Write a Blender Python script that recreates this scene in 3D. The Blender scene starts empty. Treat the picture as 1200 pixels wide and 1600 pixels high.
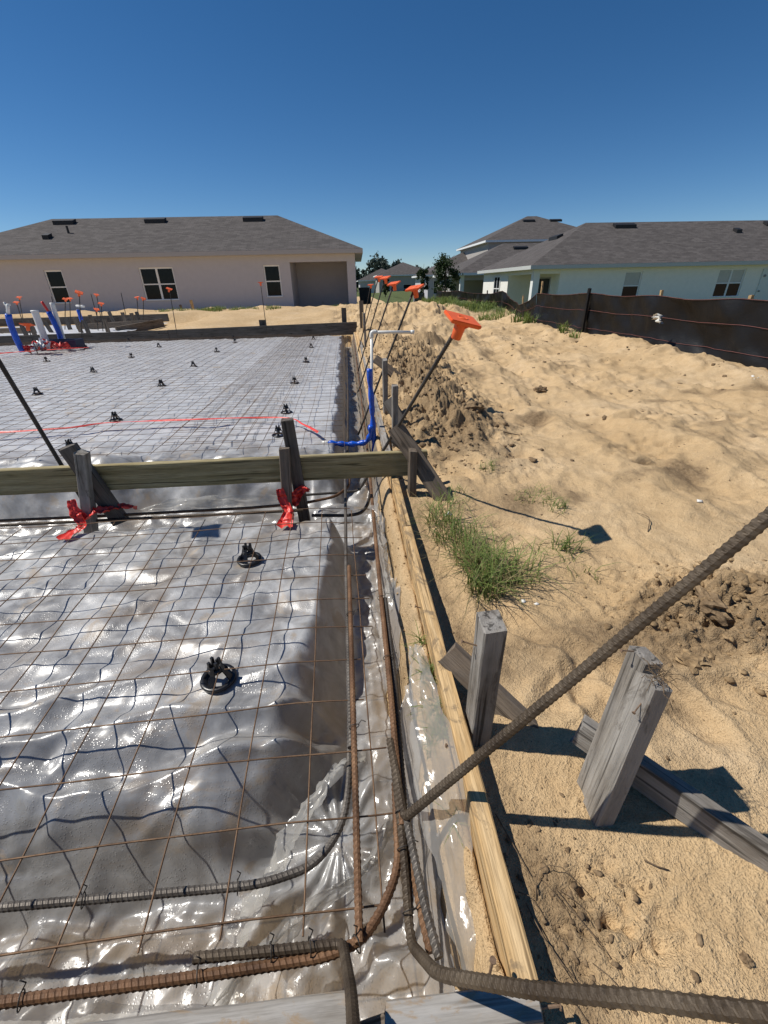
import bpy, bmesh, math, random
import numpy as np
from mathutils import Vector, Matrix

random.seed(7)
RNG = np.random.default_rng(11)
scene = bpy.context.scene
COL = scene.collection

# ------------------------------------------------------------------ camera
YAW, PITCH, ROLL = math.radians(4.1), math.radians(28.1), math.radians(1.3)
fw = Vector((math.sin(YAW) * math.cos(PITCH), math.cos(YAW) * math.cos(PITCH), -math.sin(PITCH)))
rt = Vector((math.cos(YAW), -math.sin(YAW), 0))
up = rt.cross(fw)
RR = rt * math.cos(ROLL) - up * math.sin(ROLL)
UU = up * math.cos(ROLL) + rt * math.sin(ROLL)
cam_d = bpy.data.cameras.new("camera")
cam = bpy.data.objects.new("camera", cam_d)
COL.objects.link(cam)
M = Matrix.Identity(4)
for i in range(3):
    M[i][0], M[i][1], M[i][2] = RR[i], UU[i], -fw[i]
M[2][3] = 0.95
cam.matrix_world = M
cam_d.sensor_fit = 'VERTICAL'
cam_d.sensor_height = 36
cam_d.lens = 36 * 666 / 1600
cam_d.clip_start = 0.02
cam_d.clip_end = 3000
scene.camera = cam

# ------------------------------------------------------------------ world, sun, exposure
SUN = Vector((-0.72, 0.155, 1.0)).normalized()
world = bpy.data.worlds.new("World")
scene.world = world
world.use_nodes = True
wn = world.node_tree
wn.nodes.clear()
sky = wn.nodes.new("ShaderNodeTexSky")
sky.sky_type = 'NISHITA'
sky.sun_disc = False
sky.sun_elevation = math.asin(SUN.z)
sky.sun_rotation = math.atan2(SUN.x, SUN.y)
sky.altitude = 3000
sky.air_density = 1.0
sky.dust_density = 0.5
sky.ozone_density = 2.5
bg = wn.nodes.new("ShaderNodeBackground")
bg.inputs[1].default_value = 0.082
wo = wn.nodes.new("ShaderNodeOutputWorld")
hsv = wn.nodes.new("ShaderNodeHueSaturation")
hsv.inputs["Saturation"].default_value = 1.28
wn.links.new(sky.outputs[0], hsv.inputs["Color"])
wn.links.new(hsv.outputs[0], bg.inputs[0])
wn.links.new(bg.outputs[0], wo.inputs[0])
sun_d = bpy.data.lights.new("sun", 'SUN')
sun_d.energy = 4.6
sun_d.angle = math.radians(0.53)
sun_d.color = (1.0, 0.955, 0.88)
sun = bpy.data.objects.new("sun", sun_d)
COL.objects.link(sun)
sun.rotation_euler = SUN.to_track_quat('Z', 'Y').to_euler()
scene.view_settings.view_transform = 'Standard'
scene.view_settings.look = 'None'
scene.view_settings.gamma = 1
scene.view_settings.use_curve_mapping = False
scene.view_settings.exposure = 0.08
scene.render.engine = 'CYCLES'
scene.cycles.use_denoising = True
scene.cycles.max_bounces = 8
scene.cycles.transparent_max_bounces = 10
scene.cycles.caustics_reflective = False
scene.cycles.caustics_refractive = False

# ------------------------------------------------------------------ noise
_perm = np.random.default_rng(3).permutation(512)
_perm = np.concatenate([_perm, _perm])
_ga = np.random.default_rng(4).uniform(0, 2 * np.pi, 512)
_gx, _gy = np.cos(_ga), np.sin(_ga)


def perlin(x, y):
    x = np.asarray(x, float); y = np.asarray(y, float)
    xi = np.floor(x).astype(int); yi = np.floor(y).astype(int)
    xf = x - xi; yf = y - yi
    def g(ix, iy, dx, dy):
        h = _perm[(_perm[ix & 511] + iy) & 511]
        return _gx[h] * dx + _gy[h] * dy
    u = xf ** 3 * (xf * (xf * 6 - 15) + 10); v = yf ** 3 * (yf * (yf * 6 - 15) + 10)
    a = g(xi, yi, xf, yf); b = g(xi + 1, yi, xf - 1, yf)
    c = g(xi, yi + 1, xf, yf - 1); d = g(xi + 1, yi + 1, xf - 1, yf - 1)
    return ((a + u * (b - a)) * (1 - v) + (c + u * (d - c)) * v) * 1.5


def fbm(x, y, o=4, g=.5):
    s = 0; a = 1; f = 1
    for i in range(o):
        s = s + a * perlin(x * f + 17.3 * i, y * f - 9.1 * i); a *= g; f *= 2.03
    return s


def ridged(x, y, o=3, g=.5):
    s = 0; a = 1; f = 1
    for i in range(o):
        s = s + a * (1 - np.abs(perlin(x * f + 31.7 * i, y * f + 5.3 * i)) * 2); a *= g; f *= 2.1
    return s


def S(t):
    t = np.clip(t, 0, 1); return t * t * (3 - 2 * t)


# ------------------------------------------------------------------ materials
class NT:
    def __init__(self, name):
        self.m = bpy.data.materials.new(name); self.m.use_nodes = True
        self.t = self.m.node_tree; self.t.nodes.clear()
        self.out = self.t.nodes.new("ShaderNodeOutputMaterial")

    def n(self, ty, ins=None, **at):
        nd = self.t.nodes.new("ShaderNode" + ty)
        for k, v in at.items(): setattr(nd, k, v)
        for k, v in (ins or {}).items():
            sk = nd.inputs[k]
            if isinstance(v, bpy.types.NodeSocket): self.t.links.new(v, sk)
            elif isinstance(v, bpy.types.Node): self.t.links.new(v.outputs[0], sk)
            else: sk.default_value = v
        return nd

    def ramp(self, fac, stops):
        nd = self.n("ValToRGB", {"Fac": fac})
        e = nd.color_ramp.elements
        while len(e) < len(stops): e.new(.5)
        for el, (p, c) in zip(e, stops):
            el.position = p; el.color = (*c, 1) if len(c) == 3 else c
        return nd.outputs[0]

    def mix(self, f, a, b, blend='MIX'):
        nd = self.t.nodes.new("ShaderNodeMix"); nd.data_type = 'RGBA'; nd.blend_type = blend
        for idx, v in ((0, f), (6, a), (7, b)):
            sk = nd.inputs[idx]
            if isinstance(v, bpy.types.NodeSocket): self.t.links.new(v, sk)
            elif isinstance(v, tuple): sk.default_value = (*v, 1) if len(v) == 3 else v
            else: sk.default_value = v
        return nd.outputs[2]

    def math(self, op, a, b=0.0, clamp=False):
        nd = self.t.nodes.new("ShaderNodeMath"); nd.operation = op; nd.use_clamp = clamp
        for i, v in enumerate((a, b)):
            if isinstance(v, bpy.types.NodeSocket): self.t.links.new(v, nd.inputs[i])
            else: nd.inputs[i].default_value = v
        return nd.outputs[0]

    def noise(self, vec, scale, detail=3, rough=.55, dist=0.):
        return self.n("TexNoise", {"Vector": vec, "Scale": scale, "Detail": detail, "Roughness": rough, "Distortion": dist}).outputs[0]

    def obj(self, sc=(1, 1, 1), rnd=True):
        c = self.n("TexCoord").outputs["Object"]
        if rnd:
            r = self.n("ObjectInfo").outputs["Random"]
            r = self.math('MULTIPLY', r, 37.0)
            c = self.n("VectorMath", {0: c, 1: self.n("CombineXYZ", {0: r, 1: r, 2: r}).outputs[0]}, operation='ADD').outputs[0]
        return self.n("Mapping", {"Vector": c, "Scale": sc}).outputs[0]

    def bump(self, h, strength=.3, dist=.01, normal=None):
        ins = {"Height": h, "Strength": strength, "Distance": dist}
        if normal is not None: ins["Normal"] = normal
        return self.n("Bump", ins).outputs[0]

    def bsdf(self, color, rough=.6, normal=None, **kw):
        ins = {"Base Color": (*color, 1) if isinstance(color, tuple) and len(color) == 3 else color, "Roughness": rough}
        if normal is not None: ins["Normal"] = normal
        ins.update(kw)
        return self.n("BsdfPrincipled", ins).outputs[0]

    def done(self, sh):
        self.t.links.new(sh, self.out.inputs[0]); return self.m


MT = {}


def simple(name, color, rough=.6, var=.12, scale=8, bump=.0, bscale=60, **kw):
    k = NT(name); v = k.obj()
    f = k.noise(v, scale, 4)
    dark = tuple(c * (1 - var) for c in color); lite = tuple(min(1, c * (1 + var)) for c in color)
    c = k.ramp(f, [(.3, dark), (.7, lite)])
    nm = k.bump(k.noise(v, bscale, 3), bump, .01) if bump else None
    MT[name] = k.done(k.bsdf(c, rough, nm, **kw)); return MT[name]


def make_sand():
    k = NT("sand"); v = k.n("TexCoord").outputs["Object"]
    dark = k.n("Attribute", attribute_name="dark").outputs["Fac"]
    lawn = k.n("Attribute", attribute_name="lawn").outputs["Fac"]
    n1 = k.noise(v, 1.3, 5, .6); n2 = k.noise(v, 14, 5, .65); n3 = k.noise(v, 220, 2, .6); n4 = k.noise(v, 55, 4, .7)
    c = k.ramp(n1, [(.3, (.54, .375, .200)), (.52, (.61, .44, .250)), (.75, (.67, .505, .315))])
    c = k.mix(k.math('MULTIPLY', k.ramp(n2, [(.38, (1, 1, 1)), (.6, (0, 0, 0))]), .35), c, (.40, .265, .135))
    c = k.mix(k.math('MULTIPLY', k.ramp(n3, [(.33, (1, 1, 1)), (.5, (0, 0, 0))]), .42), c, (.27, .18, .10))
    c = k.mix(k.math('MULTIPLY', k.ramp(n4, [(.60, (0, 0, 0)), (.72, (1, 1, 1))]), .3), c, (.75, .58, .37))
    soil = k.ramp(n4, [(.3, (.13, .085, .048)), (.55, (.26, .18, .102)), (.75, (.40, .285, .165))])
    dk = k.math('ADD', dark, k.math('MULTIPLY', k.math('SUBTRACT', n2, .5), .9))
    dk = k.math('MULTIPLY', k.ramp(dk, [(.30, (0, 0, 0)), (.75, (1, 1, 1))]), .8)
    c = k.mix(dk, c, soil)
    gr = k.ramp(n2, [(.3, (.05, .07, .025)), (.7, (.13, .15, .06))])
    c = k.mix(k.ramp(k.math('ADD', lawn, k.math('MULTIPLY', k.math('SUBTRACT', n1, .5), .8)), [(.35, (0, 0, 0)), (.6, (1, 1, 1))]), c, gr)
    b1 = k.bump(n3, .55, .006); b2 = k.bump(n4, .45, .018, b1); b3 = k.bump(n2, .35, .03, b2)
    MT["sand"] = k.done(k.bsdf(c, .95, b3, **{"Specular IOR Level": .15}))


def make_wood(name, cols, grain=(.45,), gray=.0, gcol=(.34, .32, .29), rough=.75, stain=None, bump=.5):
    k = NT(name); v = k.obj((1.3, 16, 16)); v2 = k.obj((3, 6, 6)); v3 = k.obj((6, 130, 130))
    n = k.noise(v, 1.6, 5, .6, .8)
    ring = k.n("TexWave", {"Vector": k.obj((.28, 5, 5)), "Scale": 2.2, "Distortion": 5.5, "Detail": 3, "Detail Scale": 1.3}, wave_type='RINGS', rings_direction='X').outputs[0]
    f = k.math('ADD', k.math('MULTIPLY', n, .80), k.math('MULTIPLY', ring, .20))
    c = k.ramp(f, [(.22, cols[0]), (.5, cols[1]), (.78, cols[2])])
    fine = k.noise(v3, 2, 3, .7)
    c = k.mix(k.math('MULTIPLY', k.ramp(fine, [(.35, (1, 1, 1)), (.58, (0, 0, 0))]), .5), c, tuple(x * .45 for x in cols[0]))
    if gray:
        m = k.noise(v2, 1.2, 5, .65)
        c = k.mix(k.math('MULTIPLY', k.ramp(m, [(.35, (0, 0, 0)), (.62, (1, 1, 1))]), gray), c, gcol)
    if stain:
        m = k.noise(k.obj((6, 12, 12)), 1.3, 6, .7, 1.2)
        c = k.mix(k.math('MULTIPLY', k.ramp(m, [(stain[1], (0, 0, 0)), (stain[1] + .08, (1, 1, 1))]), stain[2]), c, stain[0])
    crack = k.noise(k.obj((2.2, 70, 70)), 1.0, 2, .5, .3)
    cm = k.ramp(crack, [(.33, (1, 1, 1)), (.40, (0, 0, 0))])
    c = k.mix(k.math('MULTIPLY', cm, .75), c, tuple(x * .25 for x in cols[0]))
    knot = k.n("TexVoronoi", {"Vector": k.obj((4.2, 9, 9)), "Scale": 1.0}).outputs["Distance"]
    c = k.mix(k.math('MULTIPLY', k.ramp(knot, [(.05, (1, 1, 1)), (.13, (0, 0, 0))]), .7), c, tuple(x * .4 for x in cols[0]))
    nm = k.bump(cm, -bump, .004, k.bump(f, bump * .6, .004, k.bump(fine, bump, .003)))
    MT[name] = k.done(k.bsdf(c, rough, nm, **{"Specular IOR Level": .25}))


def make_plastic():
    k = NT("vapor_barrier_plastic"); v = k.n("TexCoord").outputs["Object"]
    clear = k.n("Attribute", attribute_name="clear").outputs["Fac"]
    n1 = k.noise(v, 6, 6, .68, .4); n2 = k.noise(v, 13, 4, .6); n3 = k.noise(v, 2.1, 4, .6, .6)
    c = k.ramp(n1, [(.34, (.21, .205, .20)), (.50, (.38, .378, .372)), (.68, (.56, .558, .552))])
    c = k.mix(k.math('MULTIPLY', k.ramp(n3, [(.50, (0, 0, 0)), (.64, (1, 1, 1))]), .6), c, (.27, .215, .155))
    c = k.mix(k.math('MULTIPLY', k.n("Attribute", attribute_name="pale").outputs["Fac"], k.math('MULTIPLY', k.noise(v, 3.1, 5, .7, .5), 1.35)), c, (.70, .70, .705))  # whiter film in the trench; on the far sheet, sky reflection painted as colour
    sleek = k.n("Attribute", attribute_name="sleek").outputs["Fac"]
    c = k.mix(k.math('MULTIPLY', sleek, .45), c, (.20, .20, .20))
    mud = k.math('MULTIPLY', k.ramp(k.noise(v, 6.3, 6, .7, .7), [(.57, (0, 0, 0)), (.66, (1, 1, 1))]), .6)
    c = k.mix(mud, c, (.36, .26, .155))
    st = k.noise(k.n("Mapping", {"Vector": v, "Scale": (1.2, 4.5, 4.5), "Rotation": (0, 0, .35)}).outputs[0], 1.3, 6, .7, .9)
    c = k.mix(k.math('MULTIPLY', k.ramp(st, [(.57, (0, 0, 0)), (.67, (1, 1, 1))]), .45), c, (.27, .20, .13))
    vo = k.n("TexVoronoi", {"Vector": v, "Scale": 150, "Randomness": 1}).outputs["Distance"]
    drop = k.ramp(vo, [(.0, (1, 1, 1)), (.38, (0, 0, 0))])
    drop = k.math('MULTIPLY', drop, k.ramp(n2, [(.40, (0, 0, 0)), (.56, (1, 1, 1))]))
    c = k.mix(k.math('MULTIPLY', drop, .28), c, (.10, .10, .10))
    nm = k.bump(drop, .38, .0024, k.bump(k.noise(v, 40, 3, .6), .08, .006))
    rough = k.math('ADD', k.math('MULTIPLY', n1, .25), k.math('ADD', k.math('SUBTRACT', .25, k.math('MULTIPLY', sleek, .11)), k.math('MULTIPLY', mud, .35)))
    p = k.bsdf(c, rough, nm, **{"Specular IOR Level": 1.0, "IOR": 1.62})
    film = k.n("MixShader", {0: .15, 1: p, 2: k.n("BsdfTranslucent", {"Color": (.7, .68, .64, 1)}).outputs[0]}).outputs[0]
    tr = k.n("BsdfTransparent", {"Color": (.93, .92, .9, 1)}).outputs[0]
    fac = k.math('MULTIPLY', clear, k.math('ADD', .20, k.math('MULTIPLY', n3, .55)), clamp=True)
    MT["plastic"] = k.done(k.n("MixShader", {0: fac, 1: film, 2: tr}).outputs[0])


def make_clear():
    k = NT("clear_plastic_film"); v = k.obj()
    n2 = k.noise(v, 30, 3)
    p = k.bsdf((.62, .61, .58), .16, k.bump(n2, .25, .006), **{"Specular IOR Level": .8})
    tr = k.n("BsdfTransparent", {"Color": (.95, .94, .92, 1)}).outputs[0]
    tl = k.n("BsdfTranslucent", {"Color": (.75, .73, .68, 1)}).outputs[0]
    a = k.n("MixShader", {0: .4, 1: p, 2: tl}).outputs[0]
    MT["clear"] = k.done(k.n("MixShader", {0: .60, 1: a, 2: tr}).outputs[0])


def make_rebar(name, cols, rough=.65, metal=.3):
    k = NT(name); v = k.obj()
    c = k.ramp(k.noise(v, 9, 5, .65), [(.32, cols[0]), (.5, cols[1]), (.68, cols[2])])
    c = k.mix(k.math('MULTIPLY', k.ramp(k.noise(v, 120, 3), [(.5, (0, 0, 0)), (.7, (1, 1, 1))]), .5), c, tuple(x * .5 for x in cols[0]))
    MT[name] = k.done(k.bsdf(c, rough, k.bump(k.noise(v, 300, 2), .25, .002), Metallic=metal))


def make_shingle():
    k = NT("shingle"); v = k.n("TexCoord").outputs["Object"]
    br = k.n("TexBrick", {"Vector": k.n("Mapping", {"Vector": v, "Scale": (1, 1, 1)}).outputs[0], "Scale": 1.0, "Color1": (.062, .055, .052, 1), "Color2": (.135, .122, .115, 1), "Mortar": (.05, .045, .042, 1), "Mortar Size": .012, "Brick Width": .33, "Row Height": .13}, offset=.37)
    n = k.noise(v, 3.0, 4, .7); n2 = k.noise(v, 30, 3)
    c = k.mix(.45, br.outputs[0], k.ramp(n, [(.3, (.065, .058, .055)), (.7, (.13, .116, .110))]))
    MT["shingle"] = k.done(k.bsdf(c, .9, k.bump(n2, .4, .02), **{"Specular IOR Level": .2}))


def make_leaf(name, a, b):
    k = NT(name); v = k.n("TexCoord").outputs["Object"]
    c = k.ramp(k.noise(v, 2.3, 3), [(.3, a), (.7, b)])
    d = k.bsdf(c, .6, **{"Specular IOR Level": .3})
    t = k.n("BsdfTranslucent", {"Color": c}).outputs[0]
    MT[name] = k.done(k.n("MixShader", {0: .3, 1: d, 2: t}).outputs[0])


def make_fence_fabric():
    k = NT("silt_fabric"); v = k.n("TexCoord").outputs["Object"]
    w = k.noise(k.n("Mapping", {"Vector": v, "Scale": (6, 6, 90)}).outputs[0], 2, 3)
    c = k.ramp(k.noise(v, 3, 5, .7), [(.35, (.005, .005, .006)), (.68, (.009, .009, .0095)), (.85, (.04, .036, .032))])
    MT["fabric"] = k.done(k.bsdf(c, .5, k.bump(w, .25, .01), **{"Specular IOR Level": .3}))


make_sand(); make_plastic(); make_clear(); make_shingle(); make_fence_fabric()
make_wood("wood_fresh", [(.40, .24, .10), (.60, .40, .19), (.72, .53, .30)], stain=((.20, .145, .09), .52, .75))
make_wood("wood_treated", [(.19, .145, .062), (.35, .285, .14), (.50, .425, .25)], gray=.3, gcol=(.29, .255, .165))
make_wood("wood_gray", [(.085, .070, .054), (.22, .19, .155), (.38, .345, .295)], gray=.6, gcol=(.39, .37, .34), bump=1.0, stain=((.07, .055, .04), .57, .6))
make_wood("wood_brown", [(.085, .062, .042), (.165, .122, .085), (.26, .20, .145)], gray=.3, gcol=(.25, .225, .195), bump=.9)
make_wood("wood_dark", [(.055, .045, .036), (.115, .095, .078), (.18, .155, .13)], gray=.35, gcol=(.17, .16, .145))
make_wood("wood_cement", [(.16, .13, .095), (.28, .25, .21), (.40, .375, .34)], gray=.65, gcol=(.385, .37, .35), stain=((.30, .21, .125), .53, .75))
make_rebar("rebar_rust", [(.075, .036, .016), (.15, .076, .036), (.235, .13, .066)])
make_rebar("rebar_gray", [(.060, .050, .042), (.108, .094, .080), (.165, .147, .127)], .55, .45)
make_rebar("rebar_brown", [(.045, .030, .018), (.080, .058, .037), (.125, .095, .064)], .6, .35)
make_rebar("rebar_dark", [(.030, .026, .023), (.055, .048, .042), (.085, .074, .062)], .55, .4)
make_rebar("wire_rust", [(.09, .048, .024), (.165, .095, .05), (.25, .155, .09)])
make_rebar("nail_rust", [(.14, .085, .05), (.23, .15, .095), (.30, .21, .14)])
simple("black_plastic", (.012, .012, .014), .35, .2, **{"Specular IOR Level": .5})
simple("orange", (.82, .135, .030), .5, .10, 14, .15, 90)
simple("red_film", (.70, .045, .032), .42, .12, 20, .3, 40)
simple("blue_film", (.010, .085, .50), .25, .2, 12, .4, 60)
simple("navy", (.012, .02, .055), .5, .1)
simple("pvc", (.74, .73, .68), .35, .05, 6)
simple("stucco_gray", (.50, .48, .50), .9, .03, 5, .3, 90)
simple("stucco_mint", (.84, .82, .745), .9, .03, 5, .3, 90)
simple("stucco_white", (.76, .77, .73), .9, .03, 5, .3, 90)
simple("stucco_slate", (.40, .37, .34), .9, .03, 5, .3, 90)
simple("trim_white", (.80, .80, .78), .5, .03)
simple("trim_gray", (.40, .385, .38), .6, .03)
simple("trim_mint", (.52, .53, .50), .6, .03)
simple("glass_dark", (.010, .012, .015), .06, .2, **{"Specular IOR Level": .15})
simple("glass_blind", (.42, .44, .42), .25, .06)
simple("vent_black", (.014, .013, .013), .6, .2)
simple("door_paint", (.66, .69, .64), .5, .03)
simple("ac_metal", (.22, .22, .21), .5, .1)
simple("cord_red", (.19, .07, .06), .7, .1)
simple("paper", (.72, .70, .64), .7, .08)
simple("root", (.14, .095, .055), .9, .3, 30)
simple("white_film", (.66, .66, .67), .3, .1, 5, .3, 12)
make_leaf("grass_leaf", (.10, .145, .03), (.24, .30, .085))
make_leaf("grass_dry", (.20, .165, .075), (.33, .27, .13))
make_leaf("leaf_dark", (.022, .042, .014), (.055, .085, .030))
make_leaf("leaf_far_hazed", (.055, .075, .062), (.095, .12, .095))  # distance haze painted into the leaf colour, paler and bluer
simple("bark", (.11, .085, .065), .9, .25, 20, .4, 40)
k_ = NT("soil_clod"); v_ = k_.n("TexCoord").outputs["Object"]
MT["clod"] = k_.done(k_.bsdf(k_.ramp(k_.noise(v_, 22, 5, .7), [(.32, (.15, .098, .053)), (.52, (.30, .205, .11)), (.72, (.46, .33, .185))]), .95, k_.bump(k_.noise(v_, 90, 4), .6, .01), **{"Specular IOR Level": .15}))
k_ = NT("dark_clod"); v_ = k_.n("TexCoord").outputs["Object"]
MT["clod_dark"] = k_.done(k_.bsdf(k_.ramp(k_.noise(v_, 30, 5, .7), [(.32, (.11, .074, .044)), (.52, (.22, .152, .088)), (.72, (.35, .25, .145))]), .95, k_.bump(k_.noise(v_, 90, 4), .6, .01), **{"Specular IOR Level": .15}))


# ------------------------------------------------------------------ object helpers
def raw(name, verts, faces, mat, parent=None, smooth=False, attrs=None):
    me = bpy.data.meshes.new(name)
    if isinstance(verts, np.ndarray) and isinstance(faces, np.ndarray):
        nf, k = faces.shape
        me.vertices.add(len(verts)); me.vertices.foreach_set("co", verts.astype(np.float32).ravel())
        me.loops.add(nf * k); me.loops.foreach_set("vertex_index", faces.astype(np.int32).ravel())
        me.polygons.add(nf); me.polygons.foreach_set("loop_start", np.arange(0, nf * k, k, dtype=np.int32))
        me.update(calc_edges=True)
    else:
        me.from_pydata([tuple(v) for v in verts], [], [tuple(f) for f in faces])
    if smooth: me.polygons.foreach_set("use_smooth", np.ones(len(me.polygons), bool))
    for a, vals in (attrs or {}).items():
        at = me.attributes.new(a, 'FLOAT', 'POINT'); at.data.foreach_set("value", np.asarray(vals, np.float32).ravel())
    me.materials.append(MT[mat])
    me.validate()
    o = bpy.data.objects.new(name, me); COL.objects.link(o)
    if parent: o.parent = parent
    return o


def tag(o, label=None, cat=None, group=None, kind=None):
    for k, v in (("label", label), ("category", cat), ("group", group), ("kind", kind)):
        if v: o[k] = v
    return o


def thing(name, label, cat, loc=(0, 0, 0), rz=0., group=None):
    o = bpy.data.objects.new(name, None); COL.objects.link(o)
    o.location = loc; o.rotation_euler = (0, 0, rz); o.empty_display_size = .1
    return tag(o, label, cat, group)


def grid_faces(nx, ny):
    i = np.arange(nx * ny).reshape(ny, nx)
    return np.stack([i[:-1, :-1], i[:-1, 1:], i[1:, 1:], i[1:, :-1]], -1).reshape(-1, 4)


def box_vf(x0, x1, y0, y1, z0, z1):
    v = [(x0, y0, z0), (x1, y0, z0), (x1, y1, z0), (x0, y1, z0), (x0, y0, z1), (x1, y0, z1), (x1, y1, z1), (x0, y1, z1)]
    f = [(3, 2, 1, 0), (4, 5, 6, 7), (0, 1, 5, 4), (1, 2, 6, 5), (2, 3, 7, 6), (3, 0, 4, 7)]
    return v, f


class MB:
    def __init__(self): self.v = []; self.f = []
    def add(self, v, f):
        b = len(self.v); self.v += [tuple(x) for x in v]; self.f += [tuple(b + i for i in q) for q in f]; return self
    def box(self, *a): return self.add(*box_vf(*a))
    def tube(self, pts, r, n=8, cap=True): return self.add(*tube_vf(pts, r, n, cap))
    def lathe(self, prof, n=16, a0=0, a1=2 * math.pi, c=(0, 0)):
        full = abs(a1 - a0 - 2 * math.pi) < 1e-6
        k = n if full else n + 1; v = []; f = []
        for r, z in prof:
            for i in range(k):
                a = a0 + (a1 - a0) * i / n; v.append((c[0] + r * math.cos(a), c[1] + r * math.sin(a), z))
        for j in range(len(prof) - 1):
            for i in range(n):
                i2 = (i + 1) % k; f.append((j * k + i, j * k + i2, (j + 1) * k + i2, (j + 1) * k + i))
        return self.add(v, f)
    def build(self, name, mat, parent=None, smooth=False): return raw(name, self.v, self.f, mat, parent, smooth)


def frames(pts):
    pts = [Vector(p) for p in pts]; T = []
    for i in range(len(pts)):
        a = pts[max(i - 1, 0)]; b = pts[min(i + 1, len(pts) - 1)]; T.append((b - a).normalized())
    u = T[0].orthogonal().normalized(); F = []
    for i, t in enumerate(T):
        u = (u - t * u.dot(t))
        u = u.normalized() if u.length > 1e-6 else t.orthogonal().normalized()
        F.append((pts[i], u.copy(), t.cross(u)))
    return F


def tube_vf(pts, r, n=8, cap=True):
    v = []; f = []
    for i, (p, u, w) in enumerate(frames(pts)):
        rr = r[i] if isinstance(r, (list, tuple)) else r
        for k in range(n):
            a = 2 * math.pi * k / n; v.append(tuple(p + (u * math.cos(a) + w * math.sin(a)) * rr))
    for i in range(len(pts) - 1):
        for k in range(n):
            k2 = (k + 1) % n; f.append((i * n + k, i * n + k2, (i + 1) * n + k2, (i + 1) * n + k))
    if cap:
        f.append(tuple(range(n - 1, -1, -1))); f.append(tuple(range((len(pts) - 1) * n, len(pts) * n)))
    return v, f


def spline(pts, step):
    P = [Vector(p) for p in pts]
    if len(P) == 2:
        n = max(1, int((P[1] - P[0]).length / step)); return [P[0].lerp(P[1], i / n) for i in range(n + 1)]
    Q = [P[0] * 2 - P[1]] + P + [P[-1] * 2 - P[-2]]; out = []
    for i in range(1, len(Q) - 2):
        a, b, c, d = Q[i - 1], Q[i], Q[i + 1], Q[i + 2]
        n = max(1, int((c - b).length / step))
        for j in range(n):
            t = j / n
            out.append(.5 * ((2 * b) + (c - a) * t + (2 * a - 5 * b + 4 * c - d) * t * t + (3 * b - a - 3 * c + d) * t ** 3))
    out.append(P[-1]); return out


def fillet(pts, rad, n=7):
    P = [Vector(p) for p in pts]; out = [P[0]]
    for i in range(1, len(P) - 1):
        a = (P[i - 1] - P[i]).normalized(); b = (P[i + 1] - P[i]).normalized()
        d = min(rad, (P[i - 1] - P[i]).length * .48, (P[i + 1] - P[i]).length * .48)
        s, e = P[i] + a * d, P[i] + b * d
        for j in range(n + 1):
            t = j / n; out.append(s * (1 - t) ** 2 + P[i] * 2 * t * (1 - t) + e * t * t)
    out.append(P[-1]); return out


def resample(P, step):
    P = [Vector(p) for p in P]; out = [P[0]]; acc = 0
    L = [0]
    for a, b in zip(P, P[1:]): L.append(L[-1] + (b - a).length)
    n = max(2, int(L[-1] / step)); j = 0
    for i in range(1, n + 1):
        s = L[-1] * i / n
        while j < len(L) - 2 and L[j + 1] < s: j += 1
        t = (s - L[j]) / max(1e-9, L[j + 1] - L[j]); out.append(P[j].lerp(P[j + 1], t))
    return out


def rebar_mesh(name, pts, mat, r=.0085, pitch=.0115, rad=.06, ribs=True, parent=None, n=10):
    P = fillet(pts, rad)
    if not ribs:
        P = resample(P, .08); return MB().tube(P, r, 6).build(name, mat, parent, True)
    step = pitch / 5; P = resample(P, step); F = frames(P); v = []
    for i, (p, u, w) in enumerate(F):
        s = i * step
        for k in range(n):
            a = 2 * math.pi * k / n
            c = .5 + .5 * math.cos(2 * math.pi * (s / pitch + .32 * math.cos(a)))
            rib = max(0, (c - .45) / .55) ** .7
            if abs(math.sin(a)) < .2: rib = .9
            rr = r * (.93 + .15 * rib)
            v.append(tuple(p + (u * math.cos(a) + w * math.sin(a)) * rr))
    m = len(P); idx = np.arange(m * n).reshape(m, n); nx = np.roll(idx, -1, 1)
    f = np.stack([idx[:-1], nx[:-1], nx[1:], idx[1:]], -1).reshape(-1, 4)
    f = [tuple(q) for q in f.tolist()] + [tuple(range(n - 1, -1, -1)), tuple(range((m - 1) * n, m * n))]
    return raw(name, v, f, mat, parent, False)


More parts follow.
